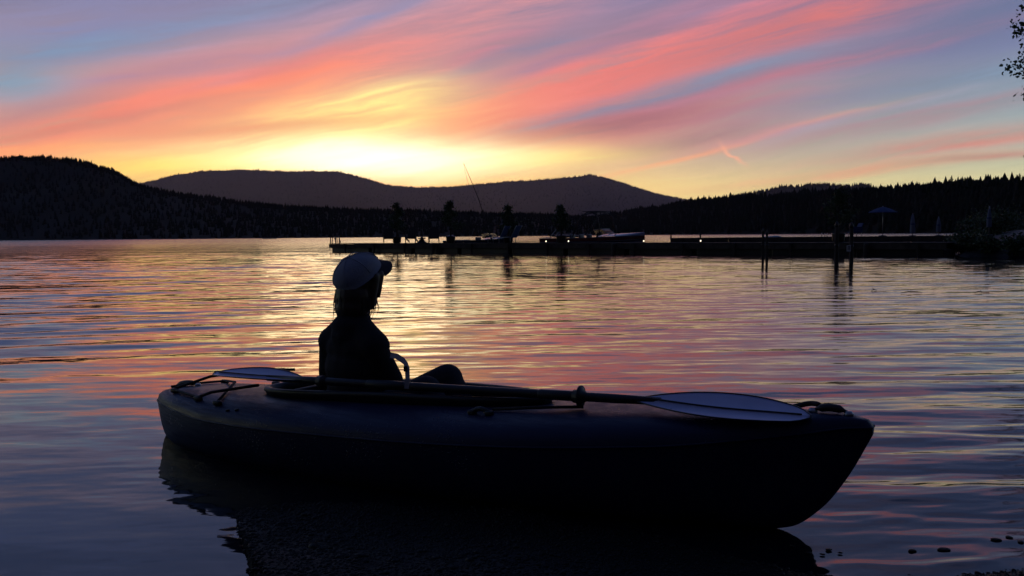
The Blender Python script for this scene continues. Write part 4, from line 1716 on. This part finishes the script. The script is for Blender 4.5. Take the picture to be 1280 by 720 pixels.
def band(V, n, j0, j1, lo, hi, off=.006):
    m = MB()
    for side in (0, 1):
        P = []
        for i in range(n + 1):
            a = Vector(V[i * 7 + (0 if side == 0 else 6)]); b = Vector(V[i * 7 + (1 if side == 0 else 5)])
            o = Vector((0, -off if side == 0 else off, 0))
            P += [tuple(a.lerp(b, lo) + o), tuple(a.lerp(b, hi) + o)]
        fs = [tuple(q) for q in grid_faces(n + 1, 2)]
        m.add(P, fs)
    return m


def wake_boat():
    p = dock_pt(745, 3.7, 0)
    root = empty('wake_boat', p, DROT + math.radians(4))
    tag(root, 'maroon and white wake boat with an arched tower moored behind the dock', 'boat')
    h, V, n = boat_hull(6.0, 2.2, .78, sheer=.18)
    h.build('hull', M['boatwhite'], root, True)
    band(V, n, 0, 1, .12, .62).build('stripe', M['boatred'], root, True)
    band(V, n, 0, 1, .70, .95).build('stripe', M['boatdark'], root, True)
    boat_deck(V, n, .62, 1.0, .14).build('foredeck', M['boatwhite'], root, True)
    boat_deck(V, n, 0, .12, .05).build('engine_deck', M['seat'], root, True)
    for x, y in ((-1.2, -.5), (-1.2, .5), (-.1, -.55), (-.1, .55)):
        MB().box((x, y, .72), (.12, .5, .55), bev=.05).build('seat', M['seat'], root, True)
    # windscreen
    w = MB()
    w.add([(.55, -.9, .92), (1.0, -.5, .98), (1.0, .5, .98), (.55, .9, .92), (.32, -.85, 1.22), (.62, -.45, 1.27), (.62, .45, 1.27), (.32, .85, 1.22)], [(0, 1, 5, 4), (1, 2, 6, 5), (2, 3, 7, 6)])
    w.build('windscreen', M['glass'], root)
    MB().tube([(.32, -.85, 1.22), (.62, -.45, 1.27), (.62, .45, 1.27), (.32, .85, 1.22)], .016, 6).build('windscreen_rail', M['steel'], root, True)
    # tower arch with canopy rack
    for y in (-.98, .98):
        MB().tube([(-.9, y, .85), (-.62, y * .97, 1.6), (-.25, y * .9, 2.05), (.35, y * .86, 2.15), (.62, y * .9, 1.9), (.78, y * .97, .95)], .035, 8).build('tower_leg', M['darkmetal'], root, True)
    for x in (-.25, .35):
        MB().tube([(x, -.88, 2.08), (x, -.45, 2.20), (x, .45, 2.20), (x, .88, 2.08)], .03, 8).build('tower_bar', M['darkmetal'], root, True)
    MB().box((.05, 0, 2.24), (.95, 1.5, .03), bev=.012).build('canopy', M['canvasdark'], root)
    for y in (-1.02,):
        for x in (-2.35, -2.05):
            MB().tube([(x, y, .80), (x + .42, y, 1.28)], .022, 6).build('rail', M['steel'], root, True)
    MB().box((-1.9, 0, .9), (1.1, 1.9, .10), R=Matrix.Rotation(.05, 3, 'Y'), bev=.04).build('stern_cover', M['canvasdark'], root, True)


wake_boat()


def open_boat(px, label, L=4.6):
    p = dock_pt(px, 3.6, 0)
    root = empty('motorboat', p, DROT)
    tag(root, label, 'boat')
    h, V, n = boat_hull(L, 1.9, .66, sheer=.2)
    h.build('hull', M['boatdark'], root, True)
    boat_deck(V, n, .66, 1.0, .10).build('foredeck', M['boatdark'], root, True)
    band(V, n, 0, 1, .03, .12).build('rub_rail', M['boatwhite'], root, True)
    for y in (-.45, .45):
        MB().box((.15, y, .62), (.12, .46, .5), bev=.05).build('seat', M['seat'], root, True)
    MB().box((-1.7, 0, .60), (.5, 1.5, .22), bev=.06).build('bench', M['seat'], root, True)
    w = MB()
    w.add([(.75, -.75, .80), (1.05, -.4, .85), (1.05, .4, .85), (.75, .75, .80), (.58, -.7, 1.05), (.78, -.36, 1.10), (.78, .36, 1.10), (.58, .7, 1.05)], [(0, 1, 5, 4), (1, 2, 6, 5), (2, 3, 7, 6)])
    w.build('windscreen', M['glass'], root)
    e = MB().box((-L / 2 - .18, 0, .78), (.34, .36, .42), bev=.08)
    e.build('outboard_motor', M['boatdark'], root, True)
    MB().box((-L / 2 - .18, 0, .2), (.12, .1, .9), bev=.02).build('outboard_leg', M['darkmetal'], root, True)


open_boat(602, 'dark open motorboat moored behind the dock below the leaning fishing rod')


# leaning fishing rod and its line
def rod():
    d = dock_pt(600, 1.6).y
    base = at(616, 303, d); base.z = D_TOP
    tip = at(579.5, 204, d)
    root = empty('fishing_rod', base)
    tag(root, 'long thin fishing rod leaning up from the dock against the sky', 'fishing rod')
    mid = base.lerp(tip, .55) + Vector((.10, 0, .02))
    MB().tube([base, base.lerp(tip, .28) + Vector((.05, 0, .01)), mid, base.lerp(tip, .8) + Vector((.05, 0, .02)), tip], [.034, .028, .022, .016, .010], 6).build('pole', M['darkmetal'], root, True, True)
    MB().tube([tip, tip + Vector((.07, 0, -.45)), tip + Vector((.27, 0, -1.2))], .006, 4).build('line', M['cord'], root, True, True)
    MB().tube([base + Vector((.0, 0, 0)), base.lerp(tip, .10)], .05, 8).build('holder', M['darkmetal'], root, True, True)


rod()


# ------------------------------------------------------------------ dock lights, mooring piles, sign
def dock_light(px, label, back=.15):
    root = empty('dock_light', dock_pt(px, back))
    tag(root, label, 'lamp', 'small lit lamps along the dock edge')
    MB().lathe([(.045, 0), (.045, .05), (.03, .055)], (0, 0, 0), 10).build('base', M['darkmetal'], root, True)
    MB().lathe([(.024, .055), (.030, .07), (.030, .11), (.024, .13)], (0, 0, 0), 10).build('bulb', M['lamp'], root, True)
    MB().lathe([(.05, .13), (.05, .14), (.015, .16)], (0, 0, 0), 10).build('cover', M['darkmetal'], root, True)


dock_light(683, 'small lit dock lamp beneath the wake boat stern rails')
dock_light(711, 'faint lit dock lamp below the wake boat tower')
dock_light(805, 'small lit dock lamp beside the wake boat bow')
dock_light(876, 'small lit dock lamp between the wake boat and the thin pole pair')
dock_light(954, 'small lit dock lamp beside the thin pole pair')


def pile(px, base_py, top_py, rad, label, grp=None, name='mooring_pile'):
    d = CAM_H * F_PX / (base_py - (294 - .0085 * (px - 640)))
    p = at(px, base_py, d)
    zt = at(px, top_py, d).z
    root = empty(name, (p.x, p.y, 0))
    tag(root, label, 'mooring pile', grp)
    r = random.Random(int(px))
    prof = [(rad * 1.08, -1.6)] + [(rad * (1.05 - .12 * k / 8 + r.uniform(-.03, .03)), -.2 + (zt + .1) * k / 8) for k in range(9)]
    MB().lathe(prof, (0, 0, 0), 12).build('post', M['piling'], root, True)
    MB().lathe([(rad * 1.02, zt - .10), (rad * 1.05, zt - .03), (rad * .5, zt + .06), (.01, zt + .09)], (0, 0, 0), 12).build('cap', M['darkmetal'], root, True)
    MB().lathe([(rad * 1.12, .52), (rad * 1.16, .55), (rad * 1.12, .58)], (0, 0, 0), 12).build('mooring_ring', M['darkmetal'], root, True)
    return root, p, d


pile(1045.5, 328, 280, .062, 'stout mooring pile without a plate in front of the tall potted tree', 'mooring piles')
_, pp, pd = pile(1064, 329, 281, .062, 'stout mooring pile that carries the white number plate', 'mooring piles')
pile(953.5, 325, 288, .045, 'thin pole in the water closer to the wake boat, one of a pair', 'thin poles in the water')
pile(958.5, 325.5, 290, .045, 'thin pole in the water closer to the mooring piles, one of a pair', 'thin poles in the water')


def plate():
    c = at(1061, 310.5, pd - .14)
    root = empty('number_plate', c)
    tag(root, 'small white plate with a dark figure on the mooring pile', 'sign')
    MB().box((0, 0, 0), (.13, .012, .19), bev=.003).build('board', M['sign'], root)
    cu = bpy.data.curves.new('figure', 'FONT')
    cu.body = '8'
    cu.size = .19
    cu.align_x = 'CENTER'
    cu.align_y = 'CENTER'
    cu.extrude = .001
    tmp = bpy.data.objects.new('tmp', cu)
    COL.objects.link(tmp)
    dg = bpy.context.evaluated_depsgraph_get()
    me = bpy.data.meshes.new_from_object(tmp.evaluated_get(dg))
    bpy.data.objects.remove(tmp)
    o = link_mesh('figure', me, M['ink'], root)
    o.rotation_euler = (math.pi / 2, 0, 0)
    o.location = (0, -.0085, 0)


plate()


# ------------------------------------------------------------------ second dock farther out
SA, SB = at(838, 300, 69.0), at(1215, 300, 66.0)
SA.z = SB.z = 0
SX = (SB - SA).normalized()
SY = Vector((-SX.y, SX.x, 0))
SROT = math.atan2(SX.y, SX.x)
S_TOP = .66


def far_pt(px, d, z=S_TOP):
    p = at(px, 300, d)
    return Vector((p.x, p.y, z))


def build_far_dock():
    root = empty('pier', (SA + SB) / 2)
    tag(root, 'second wooden pier running to the shore behind the long dock', 'pier')
    SL = (SB - SA).length

    def P(a, b, z):
        return SA + SX * a + SY * b + Vector((0, 0, z)) - root.location
    dk = MB()
    for i in range(int(SL / .3)):
        dk.box(P(i * .3 + .15, 1.5, S_TOP - .02), (.285, 3.0, .04), SROT)
    dk.build('decking', M['plank'], root)['kind'] = 'stuff'
    for k in range(5):
        MB().box(P(SL * (k + .5) / 5, .02, S_TOP - .22), (SL / 5 - .012, .06, .36), SROT).build('fascia_board', M['plank'], root)
        MB().box(P(SL * (k + .5) / 5, .30, .12), (SL / 5 - .4, .3, .5), SROT).build('float', M['rubber'], root)
    for a in (.05, 2.2):
        MB().tube([P(a, .2, -1), P(a, .2, S_TOP + .26)], .055, 8).build('end_post', M['piling'], root, True)
    for k in range(1, 6):
        MB().lathe([(.12, -1.6), (.12, .5), (.05, .53)], P(SL * k / 6, 2.9, 0), 10).build('piling', M['piling'], root, True)
    # ladder hoops
    ld = MB()
    for px in (1027, 1031, 1034):
        q = far_pt(px, 66.8, S_TOP) - root.location
        ld.tube([q, q + Vector((0, 0, .28))], .025, 6)
    ld.build('ladder', M['steel'], root, True)


build_far_dock()


def tarp_boat():
    c = at(970, 296, 74.0)
    root = empty('covered_dinghy', (c.x, c.y, .05), .1)
    tag(root, 'small dinghy under a teal tarpaulin behind the second pier', 'boat')
    h, V, n = boat_hull(2.7, 1.2, .42, sheer=.1, draft=.15)
    h.build('hull', M['boatdark'], root, True)
    T = []
    for i in range(21):
        f = i / 20
        x = -1.35 + 2.7 * f
        b = .62 * (1 - max(0, (f - .5) / .5) ** 2.6)
        hh = .40 + .30 * math.sin(math.pi * min(1, f * 1.1 + .05)) ** .6 * (1 + .10 * math.sin(f * 15))
        for k in range(9):
            a = math.pi * k / 8
            T.append((x, -math.cos(a) * b * 1.03, .34 + (hh - .34) * math.sin(a) ** .7))
    MB().add(T, [tuple(q) for q in grid_faces(21, 9)]).build('tarpaulin', M['teal'], root, True)


tarp_boat()


def parasol_open():
    c = far_pt(1103, 74.0)
    root = empty('parasol', (c.x, c.y, .62))
    tag(root, 'open blue parasol spread over the second pier', 'parasol')
    zt = at(1103, 258.5, 74.0).z - .62
    ze = at(1103, 265.5, 74.0).z - .62
    R_ = 1.16
    n = 8
    V = []
    for j in range(7):
        q = j / 6
        for k in range(n * 4):
            th = 2 * math.pi * k / (n * 4)
            sag = 1 - .05 * abs(math.sin(th * n / 2)) * q
            V.append((R_ * q * math.cos(th) * sag + .001 * math.cos(th), R_ * q * math.sin(th) * sag + .001 * math.sin(th), zt - (zt - ze) * q ** 1.35))
    cm = MB().add(V, [tuple(f) for f in grid_faces(7, n * 4, True)])
    c_ = cm.build('canopy', M['bluecloth'], root)
    MB().tube([(0, 0, 0), (0, 0, zt + .06)], .025, 8).build('pole', M['steel'], root, True)
    for k in range(n):
        th = 2 * math.pi * k / n
        MB().tube([(.02 * math.cos(th), .02 * math.sin(th), zt - .04), (R_ * .6 * math.cos(th), R_ * .6 * math.sin(th), zt - (zt - ze) * .6 ** 1.35 - .03)], .010, 5).build('rib', M['steel'], root, True)
    MB().lathe([(.32, 0), (.32, .06), (.05, .10)], (0, 0, 0), 14).build('base', M['darkmetal'], root, True)


def parasol_closed(px, top, bot, d, wpx, label):
    c = far_pt(px, d)
    g = max(float(ground_z(np.array(c.x), np.array(c.y))), .62)
    zt, zb = at(px, top, d).z - g, max(at(px, bot, d).z - g, .25)
    w = wpx / 2 / F_PX * d
    root = empty('folded_parasol', (c.x, c.y, g))
    tag(root, label, 'parasol', 'folded pale parasols by the shore')
    V = []
    n = 24
    for q, rr_ in ((0, .15), (.06, .45), (.3, .8), (.6, 1.0), (.85, 1.1), (1, 1.05)):
        for k in range(n):
            th = 2 * math.pi * k / n
            fold = 1 + .16 * math.cos(8 * th)
            V.append((w * rr_ * fold * math.cos(th), w * rr_ * fold * math.sin(th), zt - (zt - zb) * q))
    MB().add(V, [tuple(f) for f in grid_faces(6, n, True)]).build('canopy', M['whitecloth'], root, True)
    MB().tube([(0, 0, 0), (0, 0, zt + .08)], .025, 8).build('pole', M['steel'], root, True)
    MB().lathe([(w * 1.12, zb + (zt - zb) * .45), (w * 1.16, zb + (zt - zb) * .48), (w * 1.12, zb + (zt - zb) * .51)], (0, 0, 0), 14).build('tie', M['bluecloth'], root, True)
    MB().lathe([(.28, -.05), (.28, .06), (.05, .10)], (0, 0, 0), 14).build('base', M['darkmetal'], root, True)


parasol_open()
parasol_closed(1140.5, 268, 292, 72, 5.5, 'folded pale parasol on the pier beside the open blue parasol')
parasol_closed(1173, 272, 290, 72, 5.0, 'short folded pale parasol between two other folded parasols')
parasol_closed(1236, 260, 284, 40, 5.0, 'folded pale parasol standing on the dark bank')


def beach_chair():
    c = far_pt(1072, 68.0)
    root = empty('beach_chair', (c.x, c.y, S_TOP), math.radians(8))
    tag(root, 'bright blue canvas chair on the second pier beside the number plate pile', 'chair')
    MB().box((.10, 0, .62), (.05, .72, .78), R=Matrix.Rotation(.42, 3, 'Y'), bev=.02).build('backrest', M['bluecloth'], root)
    MB().box((-.30, 0, .30), (.62, .72, .05), bev=.02).build('seat', M['bluecloth'], root)
    MB().box((-.12, -.36, .50), (.60, .02, .42), R=Matrix.Rotation(.0, 3, 'Y'), bev=.008).build('side_panel', M['bluecloth'], root)
    MB().box((-.12, .36, .50), (.60, .02, .42), bev=.008).build('side_panel', M['bluecloth'], root)
    for x in (-.55, .1):
        for y in (-.34, .34):
            MB().tube([(x, y, 0), (x, y, .32)], .018, 6).build('leg', M['steel'], root, True)


beach_chair()


# ------------------------------------------------------------------ pontoon boat far out on the left
def pontoon():
    c = at(337, 298, 560.0)
    root = empty('pontoon_boat', (c.x, c.y, 0), .05)
    tag(root, 'small dark pontoon boat floating near the far left shore', 'boat')
    for y in (-1.1, 1.1):
        MB().capsule((-4.0, y, .15), (4.0, y, .15), .38, .34, 10).build('pontoon', M['steel'], root, True)
    MB().box((0, 0, .55), (8.6, 2.7, .14), bev=.03).build('deck', M['plank'], root)
    for y in (-1.3, 1.3):
        MB().box((0, y, 1.0), (7.6, .06, .7), bev=.02).build('rail_panel', M['boatdark'], root)
    for x in (-1.8, 1.6):
        MB().box((x, 0, .9), (1.6, 2.0, .55), bev=.1).build('bench', M['seat'], root, True)


pontoon()


# ------------------------------------------------------------------ floating twigs
for i, (px, py, w) in enumerate(((989, 329.5, .10), (1140, 367, .18), (1228, 367, .12), (1093, 364, .05))):
    d = CAM_H * F_PX / (py - (294 - .0085 * (px - 640)))
    p = at(px, py, d)
    rnd = random.Random(i)
    mb = MB()
    pts = [(-w, 0, .012), (-w * .4, rnd.uniform(-.05, .05), .03), (w * .3, rnd.uniform(-.06, .06), .02), (w, .02, .012)]
    mb.tube(pts, [.005, .008, .007, .003], 6)
    mb.tube([(-w * .1, 0, .02), (w * .15, .10, .05)], [.008, .003], 5)
    o = mb.build('floating_twig', M['bark'], None, True)
    o.location = (p.x, p.y, 0)
    tag(o, 'small dark twig floating on the calm water before the dock', 'twig', 'twigs floating on the lake')


# ------------------------------------------------------------------ overhanging maple on the right bank
def maple():
    base = Vector((15.2, 20.5, float(ground_z(np.array(15.2), np.array(20.5))) - .1))
    root = empty('maple_tree', base)
    tag(root, 'leafy deciduous tree on the right bank reaching over the water', 'tree')
    r = random.Random(21)
    tk = MB()
    top = Vector((-.9, -.2, 6.4))
    tk.tube([(0, 0, -.3), (-.05, 0, 1.2), (-.3, -.05, 3.0), (-.6, -.1, 4.8), top], [.26, .22, .18, .13, .06], 10)
    leaves = []
    tips = []
    for k in range(30):
        f = r.uniform(.28, 1.0)
        z = .6 + f * 5.6
        st = Vector((-.9 * f, -.15 * f, z))
        a = r.uniform(0, 6.283)
        l = r.uniform(1.3, 2.9) * (1.15 - .35 * f)
        e = st + Vector((math.cos(a) * l, math.sin(a) * l, r.uniform(-.2, 1.0)))
        tips.append((st, e))
    # limbs that reach into view
    def w(px, py, d):
        return at(px, py, d) - base
    for px, py, d in ((1278, 42, 20.3), (1279, 86, 20.0), (1284, 70, 20.6), (1269, 82, 19.8), (1275, 30, 20.5), (1284, 118, 20.2), (1284, 10, 20.4), (1290, 60, 20.2), (1288, 90, 20.3), (1312, 150, 20.3), (1318, 190, 20.4)):
        e = w(px, py, d)
        st = Vector((-.5, -.1, max(1.6, e.z - 1.2)))
        tips.append((st, e))
    cl = []
    for st, e in tips:
        m = st.lerp(e, .5) + Vector((0, 0, .15))
        tk.tube([st, m, e], [.045, .025, .008], 6)
        inview = (e + base).x < 11.75
        for j in range(75):
            f = r.uniform(.35, 1.02) if not inview else r.uniform(.30, 1.02) ** .8
            p = st.lerp(e, f)
            sp = .26 if not inview else .10
            cl.append(p + Vector((r.gauss(0, sp), r.gauss(0, sp), r.gauss(0, sp * .9))))
        if inview:
            cl += [e + Vector((r.gauss(-.05, .10), r.gauss(0, .12), r.gauss(0, .10))) for _ in range(22)]
    tk.build('trunk', M['bark'], root, True)
    lm = MB()
    for c in cl:
        L_ = r.uniform(.06, .105)
        w_ = L_ * r.uniform(.32, .45)
        a = Vector((r.gauss(-.3, .8), r.gauss(0, .8), r.gauss(-.5, .7))).normalized()
        b = a.cross(Vector((r.gauss(0, 1), r.gauss(0, 1), r.gauss(0, 1)))).normalized()
        n = a.cross(b) * (.18 * w_)
        lm.add([c, c + a * L_ * .35 + b * w_ + n, c + a * L_ * .7 + b * w_ * .6 + n, c + a * L_, c + a * L_ * .7 - b * w_ * .6 + n, c + a * L_ * .35 - b * w_ + n],
               [(0, 1, 2, 3), (0, 3, 4, 5)])
    lm.build('crown', M['leaf'], root)


maple()


# ------------------------------------------------------------------ shrubs on the right bank
def shrub(x, y, h, seed, label):
    z = float(ground_z(np.array(x), np.array(y)))
    root = empty('shrub', (x, y, z - .05))
    tag(root, label, 'shrub', 'shrubs on the right bank')
    r = random.Random(seed)
    st, fo = MB(), MB()
    for k in range(14):
        a = r.uniform(0, 6.28)
        l = h * r.uniform(.5, .9)
        e = Vector((math.cos(a) * l * .9, math.sin(a) * l * .9, h * r.uniform(.45, 1.0)))
        st.tube([(0, 0, 0), e * .5 + Vector((0, 0, .1)), e], [.025, .016, .006], 5)
        for j in range(60):
            c = e * r.uniform(.3, 1.05) + Vector((r.gauss(0, .14), r.gauss(0, .14), r.gauss(0, .12))) * h
            L_ = r.uniform(.08, .15)
            d = Vector((r.gauss(0, 1), r.gauss(0, 1), r.gauss(0, .8))).normalized()
            b = d.cross(Vector((r.gauss(0, 1), r.gauss(0, 1), r.gauss(0, 1)))).normalized() * L_ * .3
            fo.add([c, c + d * L_ * .5 + b, c + d * L_, c + d * L_ * .5 - b], [(0, 1, 2), (0, 2, 3)])
    st.build('stem', M['bark'], root, True)
    fo.build('foliage', M['leaf'], root)


rs = random.Random(33)
for i in range(16):
    y = 42 + i * 1.2 + rs.uniform(-.4, .4)
    x = float(np.interp(y, RB_Y, RB_X)) + rs.uniform(.5, 2.6)
    shrub(x, y, rs.uniform(.7, 1.3), 100 + i, 'dark leafy shrub on the right bank beyond the long dock')

for i in range(12):  # added row of shrubs that hides the lit bank front and keeps it dark
    y = 32.5 + i * .95 + rs.uniform(-.3, .3)
    x = float(np.interp(y, RB_Y, RB_X)) + rs.uniform(.05, .5)
    shrub(x, y, rs.uniform(.55, .85), 200 + i, 'low dark shrub added at the edge of the bank to cover its lit front')
